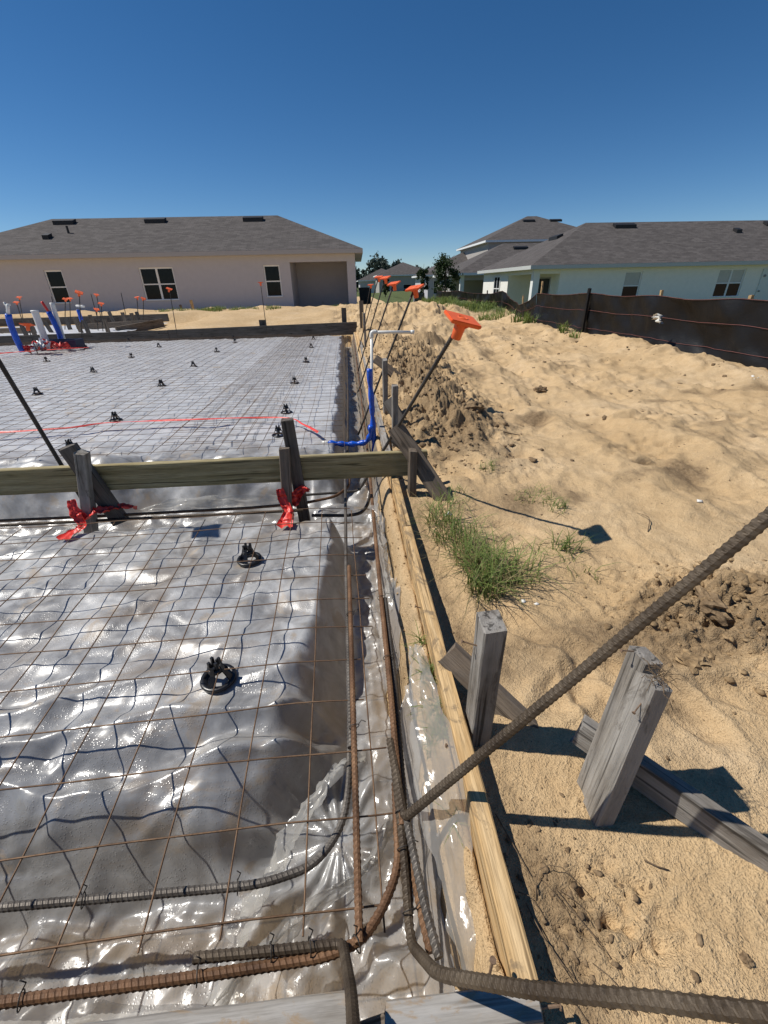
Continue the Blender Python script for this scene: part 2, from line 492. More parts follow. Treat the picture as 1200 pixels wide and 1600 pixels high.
def lumber(name, p0, p1, wide, w=.089, t=.038, mat="wood_gray", parent=None, ch=.003, rough_end=.004, bow=.0):
    p0, p1 = Vector(p0), Vector(p1); L = (p1 - p0).length; X = (p1 - p0).normalized()
    Y = Vector(wide); Y = (Y - X * Y.dot(X)).normalized(); Z = X.cross(Y)
    a, b = w / 2, t / 2
    ring = [(-a + ch, -b), (a - ch, -b), (a, -b + ch), (a, b - ch), (a - ch, b), (-a + ch, b), (-a, b - ch), (-a, -b + ch)]
    ns = max(2, int(L / .08)) if L < 4 else max(2, int(L / .3)); v = []; f = []
    for i in range(ns + 1):
        x = L * i / ns; e = i in (0, ns); bw = bow * math.sin(math.pi * i / ns)
        for y, z in ring:
            v.append((x + (random.uniform(-rough_end, rough_end) if e else 0), y + random.uniform(-.0008, .0008), z + bw + random.uniform(-.0008, .0008)))
    for i in range(ns):
        for k in range(8):
            k2 = (k + 1) % 8; f.append((i * 8 + k, (i + 1) * 8 + k, (i + 1) * 8 + k2, i * 8 + k2))
    f.append(tuple(range(8))); f.append(tuple(range(ns * 8 + 7, ns * 8 - 1, -1)))
    o = raw(name, v, f, mat)
    m = Matrix.Identity(4)
    for i in range(3): m[i][0], m[i][1], m[i][2], m[i][3] = X[i], Y[i], Z[i], p0[i]
    if parent:
        o.parent = parent
        bpy_m = Matrix.Translation(parent.location) @ parent.rotation_euler.to_matrix().to_4x4()
        o.matrix_basis = bpy_m.inverted() @ m
    else:
        o.matrix_basis = m
    return o


def nail(parent, p, d, L=.05, r=.002, mat="nail_rust", bend=0.):
    """a nail in world coordinates under a thing (Empty)"""
    p = Vector(p); d = Vector(d).normalized(); s = d.orthogonal().normalized() * bend
    q = [p, p + d * L * .5 + s * .4, p + d * L + s]
    m = MB().tube([x - parent.location for x in q], r, 6)
    h = q[-1] - parent.location; m.tube([h, h + d * .002], r * 2.4, 8)
    return m.build("nail", mat, parent)


# ------------------------------------------------------------------ terrain
BOT = -.42


def pads(x, y):
    wob = .030 * perlin(y * 2.3, 0 * y + 2.2) + .014 * perlin(y * 7.1, x * 3 + 5.2)
    front = .02 * perlin(x * 2.7, 0 * x + 7.7)
    y0 = .50 + .20 * S((x + .48) / .42) - front
    near = S((-.025 + wob - x) / (.13 + .14 * (1 - S((y - .7) / .9)))) * S((y - y0) / .17) * (.72 + .28 * S((y - y0 - .10) / .36)) * S((2.17 - y) / .14)
    zn = BOT + (-.165 - BOT) * near
    far = S((-.03 + wob * 1.6 - x) / .13) * S((y - 2.62 + front * 2) / .32) * S((11.32 - y) / .15)
    zf = BOT - .05 + (-.125 - BOT + .05) * far
    return np.maximum(zn, zf)


FOOT = [(RNG.uniform(.5, 4.2), RNG.uniform(.55, 9.5), RNG.uniform(0, 6.28), RNG.uniform(.6, 1)) for _ in range(150)]


def terrain(x, y):
    x = np.asarray(x, float); y = np.asarray(y, float)
    # field right of the form
    f = -.072 + .05 * S((x - .6) / 3.0) + .05 * S((y - 2.2) / 4.5) + .06 * S((y - 8) / 6)
    amp = .22 + .78 * S((np.hypot(x, y) - .7) / 3.0)
    f = f + amp * (.060 * fbm(x * .8, y * .6, 3) + .028 * fbm(x * 4.1 + 3, y * 3.3, 4) * (.35 + .65 * S(fbm(x * .9 + 5, y * .7, 2) * 1.5 + .55)) + .03 * np.clip(ridged(x * 1.9 - y * .5, y * 1.3 + x * .4, 3) - .9, -.3, .8))
    f = f + .022 * S((x - 1.2) / 1.5) * fbm(x * 2.6 + y * .3, y * 2.1, 3)
    f = f + .017 * fbm(x * 13, y * 13, 3) * amp * (.15 + .85 * S(fbm(x * 1.6, y * 1.4, 2) * 1.6 + .25)) + .0030 * fbm(x * 55, y * 55, 2)
    # wheel rut running up the field
    rut = x - (1.75 + .10 * (y - 1.8) + .12 * np.sin(y * .9))
    f = f - .045 * np.exp(-(rut / .16) ** 2) * S((y - 1.3) / .6) + .03 * np.exp(-((np.abs(rut) - .30) / .12) ** 2) * S((y - 1.3) / .6)
    # mound of dug soil beside the form
    mc = .66 + .05 * (y - 3) + .10 * perlin(y * 1.3, y * 0 + 4)
    md = np.exp(-(np.abs(x - mc) / (.42 + .04 * (y - 3))) ** 2.6) * S((y - 2.35) / .9) * (1 - S((y - 6.0) / 3.0))
    f = f + md * (.11 + .08 * fbm(x * 3.5, y * 3.5, 3) + .046 * ridged(x * 8, y * 8, 4, .6))
    for cx, cy, rr, hh in ((.85, 9.6, .5, .30), (1.35, 7.4, .45, .18), (1.7, 9.0, .6, .18), (.6, 7.2, .3, .12), (2.4, 12.5, .9, .25), (1.1, 13.0, .8, .25)):
        f = f + hh * np.exp(-(((x - cx) ** 2 + (y - cy) ** 2) / rr ** 2)) * (1 + .4 * fbm(x * 4, y * 4, 3))
    # broken clay area at the right
    cl = np.exp(-(((x - 1.28) / .34) ** 2 + ((y - 1.04) / .19) ** 2))
    f = f + cl * (.045 + .075 * np.clip(ridged(x * 6.5, y * 7.5, 4, .6) - 1.0, -.6, .9) + .02 * fbm(x * 30, y * 30, 2))
    cl2 = np.exp(-(((x - .415) / .10) ** 2 + ((y - .295) / .08) ** 2))
    f = f - cl2 * .045 * np.abs(fbm(x * 22, y * 22, 3))
    for hx, hy, hr, hd in ((1.73, 2.22, .07, .07), (1.05, 2.55, .09, .04), (2.2, 3.1, .10, .05), (1.5, 3.3, .12, .04), (2.9, 4.6, .14, .05)):
        q = np.hypot(x - hx, (y - hy) * 1.4) / hr
        f = f - hd * np.exp(-q ** 2) + hd * .45 * np.exp(-((q - 1.5) / .5) ** 2) * (.6 + .8 * perlin(x * 9, y * 9))
    # piled sand along the fence
    fx = 4.35 + .05 * np.sin(y * 1.1)
    f = f + (.10 + .07 * perlin(y * 2.3, y * 0) + .04 * np.abs(perlin(y * 6, y * 0 + 3))) * np.exp(-((x - fx + .25) / .35) ** 2) * S((y - 3) / 1.5) * (1 - S((y - 11) / 3))
    # footprints
    for cx, cy, an, dp in FOOT:
        m = (np.abs(x - cx) < .35) & (np.abs(y - cy) < .35)
        if not m.any(): continue
        dx = x[m] - cx; dy = y[m] - cy; c, s = math.cos(an), math.sin(an)
        u = (dx * c + dy * s) / .15; w = (-dx * s + dy * c) / .062
        q = np.sqrt(u * u + w * w)
        f[m] += dp * (-.026 * (1 - S((q - .55) / .5)) + .014 * np.exp(-((q - 1.2) / .22) ** 2) * (.6 + .6 * perlin(x[m] * 9, y[m] * 9)))
    # berm and rough sand behind the slab
    berm = S((y - 11.6) / 2.2) * (1 - S((y - 19) / 3))
    f = f + berm * (.07 * ridged(x * .55, y * .8, 3) + .04 * fbm(x * 2, y * 2, 3) + .12)
    # beyond the silt fence the lot drops
    f = f - 1.05 * S((x - 4.9) / 1.6) * (1 - S((y - 45) / 15)) - .35 * S((y - 21) / 8) * (1 - S((x - 4.9) / 1.6))
    far = S((y - 60) / 40)
    f = f * (1 - far) - .5 * far
    # slab area
    b = pads(x, y) - .016 - .06 * S((-.12 - x) / .1) * S((y - .5) / .1)
    bank = S((x - .075 - .015 * perlin(y * 4, y * 0 + 9)) / .11)
    b = b + (-.075 - b) * bank * (1 + .0 * x) + .012 * fbm(x * 14, y * 14, 3) * S((x - .04) / .08) * (1 - S((y - 11) / .5))
    b = b + .05 * S((.30 - y) / .10)
    slab = ((x < .2) & (y > .215) & (y < 11.56))
    z = np.where(slab, b, f)
    edge = np.clip((x - .2) / .04, 0, 1)
    z = np.where((x >= .2) & (x < .24) & (y < 11.45), np.minimum(z, -.09), z)
    lowleft = (x < -4.2) & (y >= 11.56) & (y < 16)
    z = np.where(lowleft, z * .35 - .12 + .15 * S((x + 5.5) / 1.3), z)
    z = np.where((y <= .215) & (x < .2), -.14 + .01 * fbm(x * 9, y * 9, 3), z)
    return z


def th(x, y):
    i = min(max(int(np.searchsorted(xs, x)) - 1, 0), len(xs) - 2); j = min(max(int(np.searchsorted(ys, y)) - 1, 0), len(ys) - 2)
    a = (x - xs[i]) / (xs[i + 1] - xs[i]); b = (y - ys[j]) / (ys[j + 1] - ys[j])
    return float((gz[j, i] * (1 - a) + gz[j, i + 1] * a) * (1 - b) + (gz[j + 1, i] * (1 - a) + gz[j + 1, i + 1] * a) * b)


def geo(a, b, n, s0):
    """n steps from a to b, growing"""
    g = 1.0
    lo, hi = 1.0001, 3.0
    D = abs(b - a)
    for _ in range(60):
        mid = (lo + hi) / 2
        if s0 * (mid ** n - 1) / (mid - 1) > D: hi = mid
        else: lo = mid
    t = s0 * (lo ** np.arange(1, n + 1) - 1) / (lo - 1)
    t *= D / t[-1]
    return a + np.sign(b - a) * t


ar = np.arange
xs = np.concatenate([geo(-9.6, -700, 22, .6)[::-1], ar(-9.6, -.35, .35), ar(-.35, .195, .012), ar(.195, 1.3, .0072), ar(1.3, 3.0, .0135), ar(3.0, 5.4, .03), [5.4], geo(5.4, 700, 40, .08)])
ys = np.concatenate([geo(.1, -60, 16, .05)[::-1], ar(.1, 1.4, .0072), ar(1.4, 3.2, .0135), ar(3.2, 6.2, .026), ar(6.2, 13, .06), ar(13, 21, .16), [21.0], geo(21, 1400, 36, .5)])
GX, GY = np.meshgrid(xs, ys)
gz = terrain(GX.ravel(), GY.ravel()).reshape(GX.shape)
mound = np.exp(-(np.abs(GX - .68 - .05 * (GY - 3)) / .45) ** 2.5) * S((GY - 2.2) / .6) * (1 - S((GY - 6.2) / 3.0)) * (.75 + .45 * fbm(GX * 3, GY * 3, 3))
patches = .95 * np.exp(-(((GX - 1.28) / .36) ** 2 + ((GY - 1.03) / .22) ** 2)) + .6 * np.exp(-(((GX - .92) / .35) ** 2 + ((GY - 2.0) / .2) ** 2)) \
    + .62 * np.exp(-(((GX - .36) / .08) ** 2 + ((GY - .31) / .13) ** 2)) + .6 * np.exp(-(((GX - .66) / .25) ** 2 + ((GY - .98) / .12) ** 2)) \
    + .55 * np.exp(-(((GX - 1.9) / .45) ** 2 + ((GY - 2.2) / .16) ** 2)) + .9 * np.exp(-(((GX - .85) / .4) ** 2 + ((GY - 9.6) / .4) ** 2)) + .5 * np.exp(-(((GX - .30) / .05) ** 2)) * (GY < 2.4)
spots = np.clip(fbm(GX * 1.7, GY * 1.7, 4) - .12, 0, 1) * .95
dark = np.clip(mound * .95 + patches + spots * (GX > .3), 0, 1)
dark = np.where((GX < .2) & (GY < 11.4), .30 + .35 * np.clip(fbm(GX * 9, GY * 9, 2), 0, 1), dark)
lawn = np.clip(S((GY - 24) / 4) + S((GX - 5.3) / 1.0) + .9 * np.exp(-((GX - 4.1) / .8) ** 2) * S((GY - 11) / 3), 0, 1) * (GY > 2)
lawn = np.where((GX < 3) & (GX > 1.0) & (GY > 36) & (GY < 60), .1, lawn)
tag(raw("sand_ground", np.stack([GX, GY, gz], -1).reshape(-1, 3), grid_faces(len(xs), len(ys)), "sand", smooth=True,
        attrs={"dark": dark, "lawn": lawn}), kind="structure")


# ------------------------------------------------------------------ vapor barrier sheets
def tri(t):
    return np.abs((t - np.floor(t)) - .5) * 2


def crumple(x, y, f, seed, n=5):
    """sharp-creased facets: triangle waves in several directions, each fading in and out"""
    z = 0
    g = np.random.default_rng(seed)
    for i in range(n):
        a = g.uniform(0, np.pi); k = f * g.uniform(.6, 1.5); o = g.uniform(0, 40, 3)
        u = x * np.cos(a) + y * np.sin(a) + .10 / f * 3 * perlin(x * f * .35 + o[0], y * f * .35 + o[1])
        m = S(perlin(x * f * .5 + o[1], y * f * .5 + o[2]) * 2 + .45)
        z = z + m * (tri(u * k + o[0]) - .5) / (k / f)
    return z


def wrinkle(x, y, amt):
    wx = x + .06 * fbm(x * 3, y * 3, 2); wy = y + .06 * fbm(x * 3 + 9, y * 3 + 4, 2)
    big = .013 * fbm(wx * 3.0, wy * 4.2, 2)
    return amt * (big + .0095 * crumple(wx, wy * 1.3, 4.5, 5, 5) + .0028 * crumple(wx, wy, 13, 9, 5))


def sheet_near():
    xs = np.concatenate([ar(-3.2, -1.95, .05), ar(-1.95, -.3, .0088), ar(-.3, .18, .0055)])
    ys = np.concatenate([ar(.232, .8, .0052), ar(.8, 2.5, .0078)])
    X, Y = np.meshgrid(xs, ys)
    Z = pads(X, Y)
    g = np.gradient(Z, ys, xs)
    slope = np.clip(np.hypot(g[0], g[1]), 0, 2.5)
    bank = S((X - .09) / .09)
    Z = Z + (-.10 - Z) * bank * .9
    Z = Z + .05 * S((.30 - Y) / .07)
    amt = 1 + .5 * np.clip(slope, 0, 1)
    trench = np.maximum(S((X + .05) / .06), S((.55 - Y) / .06))
    Z = Z + wrinkle(X, Y, amt) * (1 - .2 * trench) + .004
    # heavy swags down the front face
    q = Y + .05 * fbm(X * 2.2, Y * 2, 2) + .03 * np.sin(X * 3.1)
    swag = np.exp(-((Y - .80) / .21) ** 2) * S((-.08 - X) / .12)
    ph = q * 46 + X * 5 + 1.8 * perlin(X * 2.0, Y * 0 + 1)
    wx = X + .07 * fbm(X * 2.5, Y * 2.5, 2); wy = Y + .05 * fbm(X * 2.2 + 7, Y * 3, 2)
    p1 = wy * 7.2 - wx * 1.3 + .55 * perlin(wx * 1.4, wy * 2.0)
    p2 = wy * 12.5 - wx * 3.4 + .6 * perlin(wx * 2.2 + 5, wy * 2.6)
    p3 = wx * 4.2 + wy * 7.0 + .5 * perlin(wx * 2 + 9, wy * 3)
    Z = Z + swag * (.054 * (tri(p1) ** 1.6 - .40) * (.6 + .6 * S(perlin(X * 1.7, Y * 2.2) * 2 + .5)) + .020 * (tri(p2) - .5) * S(perlin(X * 2.6 + 3, Y * 3) * 2 + .5) + .014 * (tri(p3) - .5) * S(perlin(X * 3 + 8, Y * 3.4) * 2 + .3))
    # gathered corner: folds fanning down to the trench corner
    cx, cy = X + .10, Y - .62
    an = np.arctan2(cy, cx); rr = np.hypot(cx, cy)
    fan = np.exp(-((rr - .17) / .12) ** 2) * S((.05 - X) / .08)
    Z = Z + fan * .012 * np.sin(an * 15 + 4 * perlin(X * 5, Y * 5))
    # creases in the trench
    Z = Z + trench * (.020 * crumple(X, Y, 8, 21, 6) + .006 * crumple(X, Y, 22, 23, 5))
    for hx, hy in ((-.474, 1.0), (-.507, 1.68)):
        mk = np.exp(-(np.hypot(X - hx, Y - hy) / .075) ** 4)
        Z = Z * (1 - mk) + (pads(X, Y) - .002) * mk
    Z = np.maximum(Z, terrain(X.ravel(), Y.ravel()).reshape(X.shape) + .006)
    edge = .135 + .03 * perlin(ys * 3.3, ys * 0 + 5) + .012 * perlin(ys * 17, ys * 0 + 8)
    edge = np.where((ys > .95) & (ys < 1.12), edge - .045, edge)
    X2 = np.minimum(X, edge[:, None])
    Zc = np.take_along_axis(Z, np.minimum(np.searchsorted(xs, edge), len(xs) - 1)[:, None], 1)
    Z = np.where(X > edge[:, None], Zc, Z)
    clear = np.clip(trench * .78 + .1 * S((slope - .8) / 1.0), 0, 1)
    F = grid_faces(len(xs), len(ys))
    keep = (X2.ravel()[F].max(1) - X2.ravel()[F].min(1)) > 1e-5
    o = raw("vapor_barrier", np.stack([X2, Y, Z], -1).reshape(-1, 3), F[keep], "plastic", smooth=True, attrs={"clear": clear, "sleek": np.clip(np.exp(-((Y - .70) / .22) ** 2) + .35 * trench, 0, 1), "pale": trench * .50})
    return tag(o, "wrinkled grey plastic vapor barrier over the near slab pad, beaded with water", "plastic sheet")


def sheet_far():
    xs = np.concatenate([ar(-9.4, -3.0, .09), ar(-3.0, -.3, .03), ar(-.3, .17, .012)])
    ys = np.concatenate([ar(2.42, 3.4, .013), ar(3.4, 11.42, .05)])
    X, Y = np.meshgrid(xs, ys)
    Z = pads(X, Y)
    bank = S((X - .10) / .09); Z = Z + (-.10 - Z) * bank * .9
    amt = .9 + 1.2 * np.exp(-((Y - 2.85) / .25) ** 2) + .8 * np.exp(-((X + .05) / .1) ** 2)
    trench = np.maximum(S((X + .03) / .06), S((2.75 - Y) / .15))
    Z = Z + wrinkle(X, Y, amt) + .004 + trench * .022 * crumple(X, Y, 7, 25, 6)
    Z = Z + np.exp(-((Y - 2.95) / .2) ** 2) * .018 * np.sin(X * 13 + 3 * perlin(X * 2, Y * 3))
    Z = np.maximum(Z, terrain(X.ravel(), Y.ravel()).reshape(X.shape) + .006)
    o = raw("vapor_barrier", np.stack([X, Y, Z], -1).reshape(-1, 3), grid_faces(len(xs), len(ys)), "plastic", smooth=True, attrs={"clear": np.maximum(.8 * S((X + .03) / .06), .25 * trench), "sleek": trench, "pale": S((Y - 2.9) / .6) * S((-.05 - X) / .1)})  # pale: grazing sky reflection painted into the far film's colour
    return tag(o, "grey plastic vapor barrier over the large far slab pad behind the cross board", "plastic sheet")


near_sheet = sheet_near()
far_sheet = sheet_far()


def film(name, label, path, widths, side, mat="clear", nu=46, nv=9, amp=.012, seed=1, cat="plastic sheet"):
    """a loose strip of film following a path; real crumples"""
    P = resample(spline(path, .01), .01); n = nu; idx = np.linspace(0, len(P) - 1, n).astype(int)
    V = np.zeros((n, nv, 3)); side = Vector(side).normalized()
    for i, j in enumerate(idx):
        t = i / (n - 1); w = np.interp(t, np.linspace(0, 1, len(widths)), widths)
        tg = (P[min(j + 1, len(P) - 1)] - P[max(j - 1, 0)]).normalized(); s = (side - tg * side.dot(tg)).normalized(); nn = tg.cross(s)
        for q in range(nv):
            a = q / (nv - 1) - .5
            h = amp * (1.6 * math.sin(a * 9 + 4 * float(perlin(t * 3 + seed, q * .2))) * .6 + 2 * float(perlin(t * 9 + seed * 3.1, a * 5)) + .8 * float(perlin(t * 25 + seed, a * 14)))
            e = 1 + .25 * float(perlin(t * 7 + seed * 1.7, 3.3))
            V[i, q] = P[j] + s * (a * w * e) + nn * h
    o = raw(name, V.reshape(-1, 3), grid_faces(nv, n), mat, smooth=True)
    return tag(o, label, cat)


film("plastic_flap", "clear loose plastic flap hanging beside the near form board", [(.155, .95, -.03), (.15, .80, -.05), (.15, .66, -.05), (.155, .52, -.06), (.16, .36, -.10), (.15, .26, -.16)], [.03, .09, .13, .12, .09, .05], (.75, 0, .65), seed=2, amp=.010)
film("plastic_flap", "twisted clear plastic strip crossing the near corner of the trench", [(-.33, .30, -.27), (-.24, .36, -.24), (-.14, .42, -.22), (-.04, .46, -.20), (.02, .52, -.19), (.06, .60, -.2)], [.05, .045, .03, .025, .03, .06], (0, .5, 1), seed=5, amp=.008)
film("plastic_flap", "clear plastic fold pulled diagonally under the near mesh corner", [(-.32, .40, -.30), (-.25, .50, -.26), (-.17, .60, -.2), (-.09, .68, -.17), (-.02, .73, -.2)], [.09, .08, .06, .04, .03], (.6, -.5, .6), seed=8, amp=.010)
film("plastic_flap", "clear plastic strip standing in the trench near the joint of the form board", [(.09, 2.05, -.12), (.10, 1.85, -.14), (.115, 1.65, -.15), (.125, 1.5, -.17), (.13, 1.35, -.22)], [.05, .06, .05, .06, .05], (.4, 0, 1), seed=11, amp=.012)
film("plastic_flap", "pale plastic flap folded over along the bottom left of the front trench", [(-1.1, .275, -.17), (-.8, .27, -.16), (-.55, .265, -.17), (-.4, .26, -.18), (-.28, .26, -.22)], [.10, .10, .09, .08, .05], (0, 1, .35), seed=14, amp=.010)
film("plastic_flap", "shiny plastic fold lying under the cross board between its stakes", [(-1.25, 2.30, -.19), (-1.0, 2.32, -.16), (-.8, 2.33, -.17), (-.55, 2.34, -.2), (-.3, 2.33, -.22)], [.06, .10, .08, .1, .07], (0, .7, .7), seed=17, amp=.016)

# ------------------------------------------------------------------ welded wire mesh
def wire_mesh(label, xr, yr, sp, z, sag, rot=0., jit=.003, step=.05, r=.0021, sides=5, off=(0, 0)):
    root = thing("wire_mesh", label, "wire mesh", (xr[1], yr[0], 0))
    x1, y0 = xr[1], yr[0]
    c, s = math.cos(rot), math.sin(rot)
    def W(x, y):
        dx, dy = x - x1, y - y0
        X, Y = x1 + dx * c - dy * s, y0 + dx * s + dy * c
        return X - x1, Y - y0, z + sag(X, Y)
    ny = int((yr[1] - yr[0]) / sp) + 1; nx = int((xr[1] - xr[0]) / sp) + 1
    for i in range(nx):
        x = x1 - .045 - i * sp + random.uniform(-jit, jit) * 2; ph = random.uniform(0, 99)
        ext = random.uniform(0, .03)
        P = [W(x + jit * 1.4 * float(perlin(t * 2.0, ph)), t) for t in np.arange(y0 - ext, yr[1] + .02, step)]
        P = [(a, b, h + jit * 1.5 * float(perlin(b * 3, ph + 5))) for a, b, h in P]
        MB().tube(P, r, sides, False).build("wire", "wire_rust", root, True)
    for j in range(ny):
        y = y0 + .025 + j * sp + random.uniform(-jit, jit); ph = random.uniform(0, 99); ext = random.uniform(-.03, .02)
        P = [W(t, y + jit * 1.4 * float(perlin(t * 2.0, ph))) for t in np.arange(xr[0], x1 + ext, step)]
        P = [(a, b, h + .0035 + jit * 1.5 * float(perlin(a * 3, ph + 5))) for a, b, h in P]
        MB().tube(P, r, sides, False).build("wire", "wire_rust", root, True)
    return root


def sag_near(x, y):
    return .008 * float(perlin(x * 1.7, y * 1.9)) - .015 * (1 - float(S((y - .3) / .5))) - .015 * float(S((x + .25) / .3))


wire_mesh("rusty welded wire mesh laid over the near slab pad", (-2.6, .055), (.36, 2.06), .152, -.108, sag_near, rot=math.radians(1.3))
wire_mesh("rusty welded wire mesh laid over the large far slab pad", (-8.6, -.02), (2.98, 11.2), .152, -.075,
          lambda x, y: .012 * float(perlin(x * .9, y * .9)), jit=.004, step=.12, r=.0018, sides=4)
wire_mesh("narrow overlapping strip of wire mesh near the right edge of the far pad", (-1.45, -.62), (3.15, 11.0), .152, -.068,
          lambda x, y: .012 * float(perlin(x * .9, y * .9)), rot=math.radians(-.6), jit=.004, step=.12, r=.0018, sides=4)


# ------------------------------------------------------------------ mesh chairs
def chair_proto():
    root = thing("mesh_chair", "", "mesh chair")
    MB().lathe([(.028, .001), (.046, .001), (.047, .006), (.045, .010), (.034, .008), (.028, .001)], 24).build("base_ring", "black_plastic", root, True)
    for k in range(4):
        a = k * math.pi / 2 + .4; m = MB()
        ca, sa = math.cos(a), math.sin(a); pa, pb = -sa, ca
        for r0, z0, r1, z1, w0, w1 in ((.038, .004, .021, .036, .009, .006), (.021, .036, .015, .056, .006, .005)):
            v = []
            for r, z, w in ((r0, z0, w0), (r1, z1, w1)):
                for d, q in ((-.002, -1), (-.002, 1), (.002, 1), (.002, -1)):
                    v.append((ca * (r + d) + pa * w * q, sa * (r + d) + pb * w * q, z))
            m.add(v, [(0, 1, 2, 3), (7, 6, 5, 4), (0, 4, 5, 1), (1, 5, 6, 2), (2, 6, 7, 3), (3, 7, 4, 0)])
        m.build("leg", "black_plastic", root)
    MB().lathe([(.013, .036), (.021, .036), (.020, .046), (.013, .046), (.013, .036)], 20).build("collar", "black_plastic", root, True)
    m = MB()
    for k in range(4):
        a = k * math.pi / 2 + .4 + math.pi / 4
        c, s = .013 * math.cos(a), .013 * math.sin(a)
        m.box(c - .0035, c + .0035, s - .0035, s + .0035, .044, .070)
    m.build("saddle", "black_plastic", root)
    return root


CH = chair_proto()
_used = [False]


def put_tree(proto, used, loc, rz=0., label=None, group=None, sc=1.):
    if not used[0]:
        used[0] = True; r = proto; kids = []
    else:
        r = proto.copy(); COL.objects.link(r); kids = list(proto.children)
    r.location = loc; r.rotation_euler = (0, 0, rz); r.scale = (sc, sc, sc)
    tag(r, label, None, group)
    for ch in kids:
        c = ch.copy(); COL.objects.link(c); c.parent = r
        for g in ch.children:
            d = g.copy(); COL.objects.link(d); d.parent = c
    return r


def chair(x, y, label, z=None, rz=None):
    if z is None: z = float(pads(np.array([x]), np.array([y]))[0]) + .004
    put_tree(CH, _used, (x, y, z), random.uniform(0, 6) if rz is None else rz, label, "black plastic mesh chairs on the slab pads", 1.2)


chair(-.474, 1.0, "round black plastic mesh chair nearest the camera on the near pad")
chair(-.507, 1.68, "black plastic mesh chair on the near pad in front of the middle stakes")
ROWS = {"first": [(-.60, 3.42), (-2.15, 3.29)], "second": [(-.622, 4.13), (-2.19, 4.10), (-3.75, 4.2)], "third": [(-.687, 5.54), (-2.342, 5.65), (-3.707, 5.454)],
        "fourth": [(-.674, 7.19), (-2.40, 7.12), (-3.782, 6.89)], "fifth": [(-.714, 8.98), (-2.496, 8.85), (-3.878, 8.41), (-5.25, 8.26)], "sixth": [(-.759, 10.4), (-2.476, 10.32), (-3.954, 9.9), (-5.443, 9.96)],
        "last": [(-2.69, 11.1), (-5.1, 11.15)]}
ORD = ["first", "second", "third", "fourth"]
for rn, pts in ROWS.items():
    for i, (x, y) in enumerate(pts):
        chair(x, y, f"black plastic mesh chair on the far pad, {rn} row back, {ORD[i]} from the trench")

# ------------------------------------------------------------------ form boards
fb = thing("form_board", "fresh yellow lumber form board along the right side of the near pad", "form board", (.219, .22, 0))
lumber("board", (.219, .222, -.092), (.2195, 1.63, -.092), (0, 0, 1), .184, .038, "wood_fresh", fb, rough_end=.002)
lumber("board", (.2195, 1.637, -.094), (.222, 2.44, -.092), (0, 0, 1), .184, .038, "wood_fresh", fb, rough_end=.002)
for y, z in ((.62, .001), (1.12, .001)): nail(fb, (.20, y, -.03), (-1, .1, .35), .02)
fb = thing("form_board", "pale cement-stained form board running along the far pad to the back corner", "form board", (.235, 2.45, 0))
lumber("board", (.222, 2.45, -.092), (.235, 5.6, -.092), (0, 0, 1), .184, .038, "wood_cement", fb)
lumber("board", (.236, 5.605, -.092), (.25, 8.7, -.09), (0, 0, 1), .184, .038, "wood_cement", fb)
lumber("board", (.25, 8.705, -.09), (.27, 11.5, -.08), (0, 0, 1), .184, .038, "wood_fresh", fb)
fb = thing("form_board", "whitewashed board end lying across the bottom of the picture with a nail", "form board", (.1, .2, 0))
lumber("board", (-.002, .2005, -.04), (.229, .1985, -.04), (0, 0, 1), .09, .040, "wood_cement", fb, rough_end=.004)
nail(fb, (.158, .222, -.01), (.06, .15, 1), .06, .0022, bend=.006)
nail(fb, (.228, .197, -.02), (1, -.02, .02), .035, .0024)
fb = thing("form_board", "cement-smeared front form board at the bottom left edge", "form board", (-1, .2, 0))
lumber("board", (-2.4, .221, -.092), (-.052, .2185, -.094), (0, 0, 1), .184, .038, "wood_cement", fb)
lumber("board", (-.05, .192, -.12), (.02, .192, -.065), (0, 1, 0), .06, .038, "wood_brown", fb)
fb = thing("cross_board", "yellow-green treated board laid across the trench between the two pads", "lumber", (-1, 2.2, 0))
lumber("board", (-3.4, 2.225, .072), (.402, 2.20, .072), (0, 0, 1), .14, .038, "wood_treated", fb, rough_end=.001)
fb = thing("form_board", "dark weathered form board across the far end of the slab", "form board", (-3, 11.5, 0))
lumber("board", (-10.5, 11.52, -.10), (-4.3, 11.5, -.06), (0, 0, 1), .286, .038, "wood_dark", fb)
lumber("board", (-4.29, 11.5, -.055), (.26, 11.48, .008), (0, 0, 1), .286, .038, "wood_dark", fb)


# ------------------------------------------------------------------ stakes and braces
def stake(label, p0, p1, wide, mat="wood_gray", w=.089, t=.038, name="stake", nails=(), group=None):
    r = thing(name, label, "stake" if name == "stake" else "brace", tuple(p0), 0, group)
    lumber("post" if name == "stake" else "plank", p0, p1, wide, w, t, mat, r, rough_end=.005)
    for a in nails: nail(r, *a)
    return r


YD = (0, 1, 0); XD = (1, 0, 0)
stake("grey two by four stake beside the near form board behind the diagonal rebar", (.270, .672, -.45), (.275, .676, .308), YD, w=.064, t=.050, nails=[((.25, .68, .235), (-1, .15, .35), .035, .0018)])
stake("short brown brace leaning against the near grey stake", (.232, .855, .035), (.47, .64, -.13), (0, .45, 1), "wood_brown", w=.07, t=.034, name="brace")
stake("thick split-top grey stake standing in the sand at lower right", (.441, .434, -.30), (.545, .522, .275), YD, w=.054, t=.042, nails=[((.522, .505, .24), (-.8, -.5, -.3), .03, .0014)])
stake("taller grey stake nailed behind the thick split-top stake", (.452, .484, -.30), (.554, .568, .292), YD, w=.050, t=.042, nails=[((.530, .572, .30), (-1, -.1, .3), .03, .0014)])
stake("long weathered brown brace running from the split-top stake to lower right", (.496, .614, .008), (.98, .13, -.11), (0, .15, 1), "wood_gray", w=.072, t=.036, name="brace")
stake("dark upright stake in front of the right end of the cross board", (.302, 2.075, -.5), (.304, 2.078, .196), YD, "wood_brown", w=.080)
